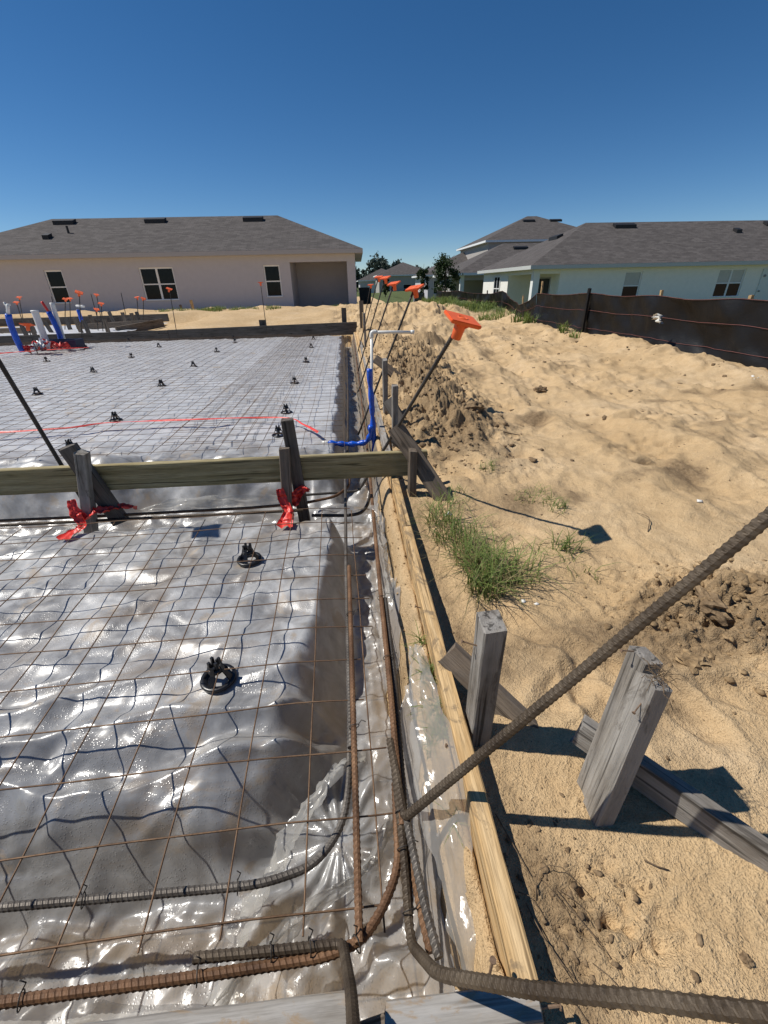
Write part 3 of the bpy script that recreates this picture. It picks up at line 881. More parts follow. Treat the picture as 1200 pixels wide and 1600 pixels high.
stake("diagonal kicker brace nailed across the right end of the cross board", (.222, 2.162, .295), (.57, 1.90, -.22), (1, 0, .7), "wood_brown", name="brace", t=.03)
stake("grey stake against the cement-stained form just beyond the cross board", (.285, 2.80, -.45), (.290, 2.80, .375), YD, "wood_gray", w=.07)
stake("second grey stake along the cement-stained form beside the soil mound", (.286, 3.55, -.45), (.284, 3.50, .43), YD, "wood_gray", w=.08)
stake("dark brace leaning from the form behind the cross board", (.26, 2.62, .10), (.62, 2.52, -.2), (0, .5, 1), "wood_dark", name="brace")
stake("dark brace between the grey stakes beside the mound", (.285, 3.30, .16), (.52, 3.05, -.2), (0, .4, 1), "wood_dark", name="brace")
stake("small brown brace on the form beside the white pipe", (.30, 5.0, .22), (.62, 4.85, -.02), (0, .4, 1), "wood_brown", name="brace")
stake("stake at the right front of the far form near the back corner", (.32, 8.1, -.4), (.315, 8.1, .52), YD, "wood_gray", w=.08)
stake("pale thin stake on the form close to the back corner of the slab", (.33, 9.4, -.4), (.345, 9.4, .46), YD, "wood_fresh", w=.06)
stake("tall brown stake at the back right corner of the slab", (.38, 11.2, -.4), (.375, 11.2, .62), XD, "wood_brown", w=.10)
stake("dark stake behind the back form board close to the right corner", (-.05, 11.65, -.3), (-.045, 11.65, .46), XD, "wood_dark", w=.12)
stake("short dark stub behind the middle of the back form board", (-2.05, 11.65, -.3), (-2.05, 11.65, .24), XD, "wood_dark", w=.17)
stake("front grey stake of the middle pair on the cross board", (-.385, 2.105, -.22), (-.352, 2.115, .222), XD, "wood_brown", w=.052)
stake("tall dark stake of the middle pair on the cross board", (-.300, 2.165, -.25), (-.328, 2.165, .355), XD, "wood_dark", w=.062)
stake("upright grey stake of the left pair on the cross board", (-1.452, 2.125, -.22), (-1.345, 2.125, .246), XD, "wood_gray", w=.050, t=.06)
stake("leaning dark stake of the left pair on the cross board", (-1.30, 2.165, -.18), (-1.425, 2.160, .265), XD, "wood_dark", w=.088)

# ------------------------------------------------------------------ rebar
def rebar(label, pts, mat, r=.0085, ribs=True, rad=.06, pitch=.0115, group=None):
    o = rebar_mesh("rebar", pts, mat, r, pitch, rad, ribs)
    return tag(o, label, "rebar", group)


rebar("long rusty rebar lying on the mesh along the left side of the trench", [(-.040, .318, -.105), (-.041, .65, -.103), (-.047, 1.50, -.105)], "rebar_rust", .0080)
rebar("grey rebar lapped beside the rusty bar on the left side of the trench", [(-.052, .70, -.118), (-.060, 1.48, -.118), (-.062, 2.30, -.13), (-.066, 3.1, -.16)], "rebar_gray", .0078)
rebar("dark rebar running deep along the left side of the far trench", [(-.05, 2.9, -.2), (-.03, 5, -.2), (-.02, 9, -.2), (.0, 11.3, -.2)], "rebar_brown", .009, False)
rebar("rusty rebar along the form side of the trench up to the cross board", [(.060, .50, -.105), (.068, .85, -.10), (.074, 1.35, -.105), (.086, 2.05, -.11), (.10, 2.75, -.13)], "rebar_rust", .0085)
rebar("dark rebar lapped against the form side bar near the joint", [(.058, .36, -.13), (.074, .62, -.120), (.086, .95, -.115), (.089, 1.28, -.112)], "rebar_dark", .0085)
rebar("rust-brown rebar running along the form side of the far trench", [(.105, 2.7, -.19), (.12, 5, -.17), (.14, 9, -.15), (.15, 11.3, -.15)], "rebar_rust", .009, False)
rebar("grey rebar curving through the front trench under the mesh toward the pad corner", [(-1.7, .47, -.18), (-.80, .462, -.18), (-.42, .455, -.18), (-.25, .452, -.18), (-.135, .475, -.178), (-.075, .545, -.175), (-.058, .64, -.17), (-.055, .80, -.17)], "rebar_gray", .0088, rad=.05)
rebar("thick rusty rebar lying along the front trench at bottom left", [(-1.7, .297, -.118), (-.65, .302, -.118), (-.33, .304, -.118), (-.10, .309, -.116), (-.035, .325, -.117), (.005, .365, -.118), (.045, .43, -.12), (.055, .60, -.12)], "rebar_rust", .0090)
rebar("grey upright dowel bar bending up toward the viewer at bottom centre", [(-.335, .325, -.105), (-.20, .322, -.105), (-.070, .322, -.112), (-.048, .223, .043), (-.042, .179, .111), (-.033, .105, .24)], "rebar_brown", .0088, rad=.018)
rebar("thick dowel bar rising out of the trench to the lower right corner", [(.056, .62, -.10), (.058, .47, -.11), (.054, .318, -.135), (.082, .235, .022), (.182, .173, .172), (.275, .136, .264), (.355, .102, .339), (.44, .065, .42)], "rebar_brown", .0088, rad=.035)
rebar("grey bar end lapped in the trench corner beside the thick dowel", [(.070, .52, -.10), (.086, .36, -.10), (.100, .285, -.10)], "rebar_gray", .0085)
rebar("short rusty bar end between the grey bars in the trench corner", [(.068, .50, -.125), (.080, .36, -.125), (.088, .30, -.125)], "rebar_rust", .0080)
rebar("tall diagonal dowel bar rising across the right side from the trench", [(.052, .70, -.10), (.066, .512, -.10), (.548, .459, .660), (.69, .443, .89)], "rebar_brown", .0098, rad=.02)
rebar("pair of rusty rebars lying across behind the near pad, upper bar", [(-3.2, 2.20, -.135), (-1.4, 2.165, -.135), (-.6, 2.155, -.13), (-.3, 2.175, -.13), (-.12, 2.26, -.14), (-.04, 2.44, -.16), (-.03, 2.9, -.18)], "rebar_rust", .0080)
rebar("pair of rusty rebars lying across behind the near pad, lower bar", [(-3.2, 2.165, -.15), (-1.2, 2.14, -.15), (-.3, 2.13, -.15)], "rebar_brown", .0080)
rebar("dark rebar crossing the trench under the cross board", [(-.25, 2.10, -.17), (-.05, 2.075, -.17), (.02, 2.09, -.17), (.06, 2.16, -.16), (.09, 2.35, -.16)], "rebar_dark", .0090, rad=.05)

def tie(bar, c, ax, r=.0135):
    c = Vector(c); ax = Vector(ax).normalized(); u = ax.orthogonal().normalized(); w = ax.cross(u)
    P = [c + (u * math.cos(t) + w * math.sin(t)) * r * (1 + .06 * math.sin(3 * t)) + ax * .004 * math.sin(t) for t in np.linspace(0, 6.6, 16)]
    P += [P[-1] + u * .012 + ax * .006, P[-1] + u * .02 + w * .008]
    MB().tube(P, .0012, 5).build("tie_wire", "rebar_dark", bar, True)


BARS = {o["label"]: o for o in COL.objects if o.name.startswith("rebar") and "label" in o}
for lab, pts in (("thick rusty rebar lying along the front trench at bottom left", [((-.325, .304, -.112), (1, 0, 0)), ((-.045, .32, -.11), (1, .3, 0)), ((-.62, .302, -.118), (1, 0, 0))]),
                 ("grey upright dowel bar bending up toward the viewer at bottom centre", [((-.13, .322, -.105), (1, 0, 0)), ((-.20, .322, -.106), (1, 0, 0))]),
                 ("thick dowel bar rising out of the trench to the lower right corner", [((.057, .36, -.12), (0, 1, 0)), ((.058, .46, -.108), (0, 1, 0))]),
                 ("rusty rebar along the form side of the trench up to the cross board", [((.061, .53, -.105), (0, 1, 0)), ((.070, .98, -.102), (0, 1, 0)), ((.073, 1.28, -.105), (0, 1, 0)), ((.083, 1.9, -.108), (0, 1, 0))]),
                 ("grey rebar curving through the front trench under the mesh toward the pad corner", [((-.30, .453, -.18), (1, 0, 0)), ((-.62, .459, -.18), (1, 0, 0))]),
                 ("long rusty rebar lying on the mesh along the left side of the trench", [((-.041, .75, -.104), (0, 1, 0)), ((-.045, 1.2, -.104), (0, 1, 0))])):
    for c_, a_ in pts: tie(BARS[lab], c_, a_)

# ------------------------------------------------------------------ dowels with orange caps
def cap_proto():
    root = thing("rebar_guard", "", "rebar cap")
    b = bmesh.new()
    bmesh.ops.create_cube(b, size=1, matrix=Matrix.Diagonal((.124, .124, .015, 1)))
    for v in b.verts:
        if v.co.z < 0: v.co.x *= .94; v.co.y *= .94
    bmesh.ops.bevel(b, geom=list(b.edges), offset=.0035, segments=2, affect='EDGES')
    me = bpy.data.meshes.new("plate"); b.to_mesh(me); b.free(); me.materials.append(MT["orange"])
    pl = bpy.data.objects.new("plate", me); COL.objects.link(pl); pl.parent = root
    MB().lathe([(.016, .0079), (.0175, .0098), (.020, .0098), (.0215, .0079)], 24).build("raised_ring", "orange", pl, True)
    MB().lathe([(.0105, .0079), (.008, .0095), (.0, .0095)], 16).build("raised_dot", "orange", pl, True)
    MB().lathe([(.029, -.007), (.024, -.013), (.022, -.030), (.0195, -.070), (.0165, -.072), (.015, -.058)], 22).build("socket", "orange", root, True)
    m = MB()
    for k in range(4):
        a = k * math.pi / 2 + math.pi / 4; c, s = math.cos(a), math.sin(a)
        v = [(c * r - s * w, s * r + c * w, z) for w in (-.0015, .0015) for r, z in ((.018, -.006), (.046, -.006), (.02, -.028))]
        m.add(v, [(0, 1, 2), (5, 4, 3), (0, 3, 4, 1), (1, 4, 5, 2), (2, 5, 3, 0)])
    m.build("gusset", "orange", root)
    return root


CAP = cap_proto(); _cu = [False]


def cap(p, axis, label, spin=.3, group="orange rebar caps", sc=1.):
    r = put_tree(CAP, _cu, p, 0, label, group, sc)
    q = Vector(axis).normalized().to_track_quat('Z', 'Y') @ Matrix.Rotation(spin, 3, 'Z').to_quaternion()
    r.rotation_euler = q.to_euler(); return r


def dowel(lab, caplab, base, top, mat="rebar_dark", ribs=False, spin=.3, r=.0085, foot=None, sc=1., tilt=(0, 0, 0)):
    base, top = Vector(base), Vector(top); ax = (top - base).normalized()
    pts = [foot, base, top] if foot else [base, top]
    rebar(lab, pts, mat, r, ribs, .05, group="upright dowel bars")
    if caplab: cap(top + ax * .028, ax + Vector(tilt), caplab, spin, sc=sc)


# row along the form, from near to far; all lean to the right
dowel("leaning dark dowel bar nearest behind the cross board", "large orange rebar cap nearest the camera", (.02, 2.62, -.28), (.428, 1.745, .805), ribs=True, spin=.75, foot=(-.35, 2.60, -.28), tilt=(-.05, .42, .1))
dowel("leaning dowel bar second along the form behind the cross board", "orange rebar cap second along the form beyond the nearest", (.05, 3.75, -.25), (.535, 3.72, .895), spin=.5, tilt=(-.6, -.1, 0))
dowel("leaning dowel bar third along the form behind the cross board", "orange rebar cap third along the form beyond the nearest", (.10, 5.3, -.2), (.530, 5.25, .93), spin=.4, tilt=(-.55, -.1, 0))
dowel("leaning dowel bar fourth along the form behind the cross board", "orange rebar cap fourth along the form beyond the nearest", (.12, 6.5, -.2), (.535, 6.4, 1.0), spin=.2, tilt=(-.5, -.1, 0))
dowel("leaning dowel bar fifth along the form behind the cross board", "orange rebar cap fifth along the form beyond the nearest", (.13, 7.9, -.2), (.55, 7.8, 1.03), spin=.1, tilt=(-.4, -.1, 0))
dowel("last leaning dowel bar at the back right corner", "small orange rebar cap farthest along the form", (.33, 11.2, -.2), (.60, 11.1, .92), spin=.3, tilt=(-.3, 0, 0))
# along the back form and at left
dowel("lone dowel bar before the right half of the back form board", "orange rebar cap before the grey house wall left of its porch", (-1.93, 11.35, -.05), (-1.92, 11.35, 1.02), spin=.2)
dowel("lone dowel bar in front of the double window of the grey house", "orange rebar cap in front of the double window", (-4.05, 11.35, -.05), (-3.97, 11.3, .93), spin=.5, tilt=(.3, -.1, 0))
dowel("tall dowel bar on the far pad left of the plumbing tub", "largest orange rebar cap in the back left cluster", (-5.75, 10.4, -.1), (-5.48, 10.4, .90), spin=.8, tilt=(.2, -.2, 0), sc=1.15)
dowel("thick dowel bar rising behind the left stake pair on the cross board", None, (-1.575, 2.36, -.2), (-1.625, 2.15, 1.0), ribs=True, r=.0098)
cap((-1.627, 2.143, 1.03), (-.06, -.16, 1), "orange rebar cap above the left edge over the cross board", .5)
cap((-5.95, 9.2, .42), (0, .25, 1), "orange cap at the left edge of the picture beside the blue sleeve", .2, sc=1.5)
rebar("dowel bar under the orange cap at the left picture edge", [(-5.97, 9.22, -.1), (-5.95, 9.2, .39)], "rebar_dark", .0085, False, group="upright dowel bars")
CL = [((-9.115, 14.000, 0.688), (-9.163, 14.000, 0.099)), ((-9.640, 15.000, 0.803), (-9.822, 15.000, 0.074)), ((-7.521, 13.500, 0.746), (-7.814, 13.500, 0.021)), ((-7.675, 14.000, 0.752), (-7.928, 14.000, 0.033)), ((-7.519, 15.200, 0.821), (-7.621, 15.200, 0.329)), ((-6.542, 13.000, 0.496), (-6.676, 13.000, 0.032)), ((-6.189, 12.600, 0.639), (-6.358, 12.600, 0.011)), ((-6.066, 14.500, 0.736), (-6.230, 14.500, 0.158)), ((-5.692, 14.000, 0.707), (-5.900, 14.000, 0.149))]
NAMES = ["first", "second", "third", "fourth", "fifth", "sixth", "seventh", "eighth", "ninth", "tenth", "eleventh", "twelfth"]
for i, (tp, bs) in enumerate(CL):
    bs = Vector(bs); bs.z = min(bs.z, -.05)
    dowel(f"distant dowel bar in the back left cluster, {NAMES[i]} from the left", f"small orange rebar cap in the back left cluster, {NAMES[i]} from the left", bs, tp, spin=random.uniform(0, 1.5), tilt=(random.uniform(-.3, .3), -.2, 0), r=.011)
for i, (tp, bs) in enumerate([((-8.720, 15.000, 0.834), (-8.772, 15.000, 0.190)), ((-7.770, 15.400, 0.875), (-7.810, 15.400, 0.286)), ((-6.962, 15.600, 0.890), (-7.026, 15.600, 0.348))]):
    rebar(f"bare uncapped dowel bar before the grey house, {NAMES[i]} from the left", [(bs[0], bs[1], -.1), tp], "rebar_dark", .011, False, group="upright dowel bars")
cap((.705, .441, .915), (.3, -.2, 1), "orange rebar cap on the diagonal dowel beyond the right picture edge", .4)


# ------------------------------------------------------------------ tape, sleeves, pipes
def tape(label, path, width, side, seed, amp=.01, mat="red_film", nu=30):
    film("red_tape", label, path, width, side, mat, nu=nu, nv=7, amp=amp, seed=seed, cat="plastic tape")


tape("crumpled red tape around the foot of the left stake pair", [(-1.47, 2.10, .0), (-1.45, 2.065, -.07), (-1.42, 2.04, -.12), (-1.45, 1.99, -.13), (-1.47, 1.93, -.135)], [.03, .06, .045, .06, .06], (1, .3, .1), 21, .006)
tape("loose end of red tape trailing right of the left stake pair", [(-1.43, 2.08, -.09), (-1.36, 2.11, -.07), (-1.28, 2.16, -.08), (-1.20, 2.18, -.10)], [.07, .06, .045, .01], (0, 1, .4), 22, .01)
tape("crumpled red tape around the foot of the middle stake pair", [(-.40, 2.08, .01), (-.385, 2.06, -.06), (-.36, 2.03, -.10), (-.37, 1.97, -.125), (-.375, 1.925, -.135)], [.04, .055, .04, .07, .09], (1, .2, 0), 23, .006)
tape("upper wad of red tape wrapped behind the middle stake pair", [(-.35, 2.10, -.10), (-.325, 2.11, -.05), (-.29, 2.12, -.02), (-.25, 2.13, -.03)], [.05, .065, .05, .02], (0, .2, 1), 24, .009)
tape("long thin red tape stretched across the far pad", [(-3.4, 3.60, -.06), (-2.885, 3.64, -.06), (-2.37, 3.70, -.06), (-2.1, 3.79, -.055), (-1.39, 3.785, -.055), (-.61, 3.73, -.055), (-.40, 3.5, -.06), (-.27, 3.30, -.07)], [.022, .026, .02, .026, .024, .02, .012, .03], (0, 1, .25), 25, .003, nu=90)
tape("strip of red tape lying across the left of the far pad by the plumbing", [(-7.6, 8.9, -.06), (-6.8, 9.0, -.05), (-6.0, 9.3, -.05), (-5.2, 9.6, -.05)], [.03, .02, .03, .02], (0, 1, .3), 26, .006)
film("red_white_film", "crumpled red and white plastic at the foot of the plumbing pipes", [(-6.3, 9.4, -.05), (-6.05, 9.5, .02), (-5.8, 9.55, .03), (-5.55, 9.6, -.04)], [.06, .11, .09, .05], (0, 1, .5), "red_film", 26, 9, .05, 31, "plastic tape")
film("red_white_film", "pale crumpled plastic on top of the red film by the plumbing pipes", [(-6.15, 9.43, .0), (-6.0, 9.46, .07), (-5.85, 9.5, .02)], [.16, .26, .14], (0, 1, .5), "white_film", 20, 9, .04, 33, "plastic sheet")

pp = thing("water_pipe", "white plastic pipe with an elbow rising from a blue sleeve beside the form", "pipe", (.16, 3.17, -.2))
L = lambda *a: [Vector(q) - pp.location for q in a]
MB().tube(L((.153, 3.17, -.1), (.156, 3.17, .2), (.170, 3.17, .655)), .0105, 12).build("riser", "pvc", pp, True)
MB().tube(L((.170, 3.17, .660), (.30, 3.185, .657), (.462, 3.20, .650)), .0105, 12).build("arm", "pvc", pp, True)
MB().tube(resample(fillet(L((.169, 3.17, .625), (.170, 3.17, .662), (.205, 3.172, .662)), .015), .006), .0145, 12).build("elbow", "pvc", pp, True)
MB().tube(L((.445, 3.2, .651), (.470, 3.2, .650)), .0145, 12).build("end_cap", "pvc", pp, True)
sl = [(.162, 3.15, -.24), (.160, 3.15, -.08), (.156, 3.155, .08), (.152, 3.16, .22), (.146, 3.165, .33), (.146, 3.165, .42)]
q = spline(sl, .02); MB().tube([Vector(v) - pp.location for v in q], [.020 + .005 * math.sin(i * .9) * math.sin(i * .31) for i in range(len(q))], 12).build("sleeve", "blue_film", pp, True)
pb = thing("blue_sleeve_pipe", "blue sleeved pipe curving from the riser onto the edge of the far pad", "pipe", (.1, 3.2, -.1))
q = spline([(.140, 3.12, .02), (.135, 3.13, -.05), (.10, 3.15, -.115), (.02, 3.17, -.135), (-.08, 3.18, -.135), (-.19, 3.19, -.125)], .015)
MB().tube([Vector(v) - pb.location for v in q], [.020 + .005 * math.sin(i * 1.3) for i in range(len(q))], 10).build("sleeve", "blue_film", pb, True)
MB().tube([Vector(v) - pb.location for v in ((-.18, 3.19, -.125), (-.24, 3.192, -.118))], .011, 10).build("pipe_end", "pvc", pb, True)


def pipe_thing(name, label, cat, pts, segs):
    r = thing(name, label, cat, pts[0])
    for nm, a, rad, mt in segs:
        q = spline(a, .05); MB().tube([Vector(v) - r.location for v in q], rad, 14).build(nm, mt, r, True)
    return r


pipe_thing("vent_pipe", "thick white plastic drain pipe leaning in the back left cluster", "pipe", [(-6.168, 9.900, -0.036)], [("pipe", [(-6.165, 9.900, -0.061), (-6.165, 9.900, 0.621)], .065, "pvc"), ("rim", [(-6.167, 9.900, 0.598), (-6.165, 9.900, 0.633)], .070, "pvc")])
pipe_thing("vent_pipe", "thinner white plastic pipe just right of the thick drain pipe", "pipe", [(-6.100, 10.400, 0.084)], [("pipe", [(-6.100, 10.400, 0.045), (-6.077, 10.400, 0.751)], .045, "pvc")])
pipe_thing("blue_sleeve_pipe", "blue sleeved pipe with a pale reddish tip in the back left cluster", "pipe", [(-6.104, 10.300, -0.047)], [("sleeve", [(-6.113, 10.300, -0.072), (-6.087, 10.300, 0.182), (-6.143, 10.300, 0.589)], .050, "blue_film"), ("tip", [(-6.141, 10.300, 0.577), (-6.209, 10.300, 0.781)], .026, "red_film")])
pipe_thing("blue_sleeve_pipe", "tall blue sleeved pipe with a forked white top at the far left", "pipe", [(-6.349, 9.400, -0.054)], [("sleeve", [(-6.346, 9.400, -0.078), (-6.371, 9.400, 0.157), (-6.371, 9.400, 0.441), (-6.342, 9.400, 0.595)], .055, "blue_film"), ("pipe", [(-6.347, 9.400, 0.584), (-6.287, 9.400, 0.756)], .030, "pvc"), ("fork", [(-6.309, 9.400, 0.703), (-6.337, 9.400, 0.800)], .016, "pvc"), ("crossbar", [(-6.343, 9.400, 0.758), (-6.242, 9.400, 0.755)], .016, "pvc")])
pipe_thing("blue_sleeve_pipe", "small blue sleeve and white tee far behind the plumbing cluster", "pipe", [(-7.832, 14.500, 0.199)], [("sleeve", [(-7.814, 14.500, 0.147), (-7.811, 14.500, 0.473)], .05, "blue_film"), ("tee", [(-7.830, 14.500, 0.575), (-7.601, 14.500, 0.561)], .03, "pvc")])
tub = thing("plumbing_box", "dark blue plumbing box around the pipes on the far pad", "box", (-5.95, 9.95, -.09))
MB().box(-.42, .42, -.16, -.13, 0, .17).build("side_panel", "navy", tub); MB().box(-.42, .42, .13, .16, 0, .17).build("side_panel", "navy", tub)
MB().box(-.42, -.39, -.13, .13, 0, .17).build("end_panel", "navy", tub); MB().box(.39, .42, -.13, .13, 0, .17).build("end_panel", "navy", tub)

stake("short brown stake stub before the wall of the grey house under its double window", (-6.55, 19.6, -.1), (-6.6, 19.6, .40), XD, "wood_brown", w=.09)
stake("taller brown stake stub right beside the first before the grey house", (-6.1, 19.6, -.1), (-6.15, 19.6, .55), XD, "wood_fresh", w=.11)
# back left: boards, stakes, plastic
o = raw("vapor_barrier", *(lambda X, Y: (np.stack([X, Y, .02 + .03 * fbm(X * 2, Y * 2, 3)], -1).reshape(-1, 3), grid_faces(60, 40)))(*np.meshgrid(np.linspace(-11, -5.6, 60), np.linspace(11.7, 15.2, 40))), "white_film", smooth=True)
tag(o, "pale plastic sheet beyond the back form board at far left", "plastic sheet")
for i, (lab, p0, p1) in enumerate([("dark form board along the back left edge before the grey house", (-13, 15.6, .12), (-5.6, 15.3, .16)), ("brown board angled at the right of the back left cluster", (-6.0, 12.6, .0), (-5.15, 13.6, .12)), ("pale board lying low between the back left stakes", (-7.4, 13.4, .05), (-5.4, 13.3, .1)), ("grey board low at the far left behind the blue sleeve", (-9.5, 13.0, .02), (-8.0, 12.6, .05))]):
    lumber("form_board", p0, p1, (0, 0, 1), .22, .05, "wood_brown" if i else "wood_dark"); tag(bpy.context.scene.objects[-1] if False else COL.objects[-1], lab, "form board")
STK = [((-7.962, 12.100, 0.259), (-7.925, 12.100, 0.010), "wood_dark"), ((-7.873, 12.300, 0.344), (-7.862, 12.300, 0.019), "wood_brown"), ((-7.817, 12.800, 0.264), (-7.713, 12.800, 0.031), "wood_dark"), ((-7.507, 13.200, 0.323), (-7.459, 13.200, 0.036), "wood_dark"), ((-6.887, 12.500, 0.366), (-6.818, 12.500, 0.017), "wood_brown"), ((-6.529, 12.200, 0.317), (-6.490, 12.200, 0.020), "wood_dark"), ((-7.170, 13.800, 0.359), (-7.120, 13.800, 0.144), "wood_brown"), ((-6.120, 12.400, 0.308), (-6.116, 12.400, 0.022), "wood_brown"), ((-7.206, 15.000, 0.382), (-7.110, 15.000, 0.202), "wood_dark"), ((-6.545, 14.400, 0.379), (-6.525, 14.400, 0.138), "wood_brown"), ((-6.122, 14.000, 0.372), (-6.100, 14.000, 0.137), "wood_brown"), ((-6.057, 14.200, 0.394), (-6.010, 14.200, 0.241), "wood_dark")]
for i, (p1, p0, mt) in enumerate(STK):
    stake(f"short distant stake in the back left cluster, {NAMES[i]} from the left", (p0[0], p0[1], min(p0[2] - .1, -.1)), p1, XD, mt, w=.10, group="short stakes in the back left cluster")


# ------------------------------------------------------------------ houses
def windows(root, wins, yf, glass="glass_dark"):
    """wins: (x0,x1,z0,z1,cols,upper_mat,lower_mat); on a wall facing -y at yf"""
    for x0, x1, z0, z1, nc, um, lm in wins:
        f = MB(); b = .055
        f.box(x0, x1, yf - .05, yf + .02, z0, z0 + b); f.box(x0, x1, yf - .05, yf + .02, z1 - b, z1)
        f.box(x0, x0 + b, yf - .05, yf + .02, z0 + b, z1 - b); f.box(x1 - b, x1, yf - .05, yf + .02, z0 + b, z1 - b)
        zm = (z0 + z1) / 2; cw = (x1 - x0) / nc
        f.box(x0 + b, x1 - b, yf - .045, yf + .02, zm - .025, zm + .025)
        for i in range(1, nc): f.box(x0 + cw * i - .045, x0 + cw * i + .045, yf - .048, yf + .02, z0 + b, z1 - b)
        w = f.build("window", "trim_white", root)
        MB().box(x0 + .002, x1 - .002, yf - .13, yf - .052, z0 + .002, z0 + .035).build("sill", "trim_white", w)
        for i in range(nc):
            a0 = x0 + cw * i + (b if i == 0 else .045); a1 = x0 + cw * (i + 1) - (b if i == nc - 1 else .045)
            MB().box(a0, a1, yf - .022, yf + .01, zm + .025, z1 - b).build("pane", um, w)
            MB().box(a0, a1, yf - .030, yf + .01, z0 + b, zm - .025).build("pane", lm, w)


def walls(root, poly, z0, z1, mat, name="wall", wins=()):
    m = MB(); n = len(poly)
    for i in range(n):
        (xa, ya), (xb, yb) = poly[i], poly[(i + 1) % n]
        if ya == 0 and yb == 0 and xb > xa:
            op = [(w[0], w[1], w[2], w[3]) for w in wins if w[0] > xa and w[1] < xb]
            X = sorted({xa, xb} | {o[0] for o in op} | {o[1] for o in op}); Z = sorted({z0, z1} | {o[2] for o in op} | {o[3] for o in op})
            for a, b in zip(X, X[1:]):
                for c, d in zip(Z, Z[1:]):
                    if any(o[0] <= a and b <= o[1] and o[2] <= c and d <= o[3] for o in op): continue
                    m.add([(a, 0, c), (b, 0, c), (b, 0, d), (a, 0, d)], [(0, 1, 2, 3)])
            for a, b, c, d in op:
                m.add([(a, 0, c), (b, 0, c), (b, 0, d), (a, 0, d), (a, .16, c), (b, .16, c), (b, .16, d), (a, .16, d)], [(0, 4, 5, 1), (1, 5, 6, 2), (2, 6, 7, 3), (3, 7, 4, 0)])
        else:
            m.add([(xa, ya, z0), (xb, yb, z0), (xb, yb, z1), (xa, ya, z1)], [(0, 1, 2, 3)])
    return m.build(name, mat, root)


def hip_roof(root, x0, x1, y0, y1, z, pitch, mat="shingle", fmat="trim_gray", along='x', fas=.17):
    if along == 'x':
        h = (y1 - y0) / 2; r = [(x0 + h, y0 + h, z + h * pitch), (x1 - h, y0 + h, z + h * pitch)]
        e = [(x0, y0, z), (x1, y0, z), (x1, y1, z), (x0, y1, z)]
        f = [(0, 1, 5, 4), (1, 2, 5), (2, 3, 4, 5), (3, 0, 4)]
    else:
        h = (x1 - x0) / 2; r = [(x0 + h, y0 + h, z + h * pitch), (x0 + h, y1 - h, z + h * pitch)]
        e = [(x0, y0, z), (x1, y0, z), (x1, y1, z), (x0, y1, z)]
        f = [(0, 1, 4), (1, 2, 5, 4), (2, 3, 5), (3, 0, 4, 5)]
    ro = raw("roof", e + r, f, mat, root)
    m = MB(); t = .03
    m.box(x0 - .01, x1 + .01, y0 - .01, y0 + t, z - fas, z - .004); m.box(x0 - .01, x1 + .01, y1 - t, y1 + .01, z - fas, z - .004)
    m.box(x0 - .01, x0 + t, y0 + t, y1 - t, z - fas, z - .004); m.box(x1 - t, x1 + .01, y0 + t, y1 - t, z - fas, z - .004)
    m.build("fascia", fmat, root)
    MB().box(x0 + t, x1 - t, y0 + t, y1 - t, z - fas + .01, z - fas + .03).build("soffit", fmat, root)
    return ro


def roof_vent(root, x, y, z, w=1.2, pitch=.42, name="ridge_vent"):
    m = MB(); d = .34
    v = [(x - w / 2, y, z), (x + w / 2, y, z), (x + w / 2, y + d, z + d * pitch), (x - w / 2, y + d, z + d * pitch),
         (x - w / 2, y, z + .17), (x + w / 2, y, z + .17), (x + w / 2, y + d, z + d * pitch + .13), (x - w / 2, y + d, z + d * pitch + .13)]
    m.add(v, [(0, 1, 5, 4), (1, 2, 6, 5), (2, 3, 7, 6), (3, 0, 4, 7), (4, 5, 6, 7)])
    return m.build(name, "vent_black", root)


GD = "glass_dark"
# grey house, left
hl = thing("house", "single-storey grey stucco house with dark hip roof and recessed porch at left", "house", (.55, 22.4, -.25), math.radians(-1.5))
W_ = 18.6; D_ = 7.5; EZ = 2.62
WL = [(-4.15, -3.42, .78, 2.07, 1, GD, GD), (-9.65, -8.15, .75, 2.07, 2, GD, GD), (-13.75, -12.98, .72, 2.04, 1, GD, GD)]
walls(hl, [(-W_, 0), (-2.95, 0), (-2.95, 2.3), (-.38, 2.3), (-.38, 0), (0, 0), (0, D_), (-W_, D_)], 0, EZ - .15, "stucco_gray", wins=WL)
MB().box(-2.95, -.38, .0, .25, 2.16, EZ - .15).build("porch_beam", "stucco_gray", hl)
MB().box(-2.95, -.38, .25, 2.3, 2.3, 2.34).build("porch_ceiling", "stucco_gray", hl)
MB().tube([(-1.75, 2.29, .45), (-1.75, 2.22, .45)], .05, 8).build("outlet_box", "trim_gray", hl)
windows(hl, WL, .10)
hip_roof(hl, -W_ - .35, .35, -.4, D_ + .4, EZ, .42)
for x, y in ((-4.9, 2.95), (-9.6, 2.95), (-13.9, 2.95)): roof_vent(hl, x, y, EZ + .42 * (y + .4), .95)
roof_vent(hl, -13.9, 1.2, EZ + .42 * 1.6, .28, name="box_vent"); MB().tube([(-13.2, 1.9, EZ + .9), (-13.2, 1.9, EZ + 1.25)], .05, 8).build("pipe_vent", "vent_black", hl)

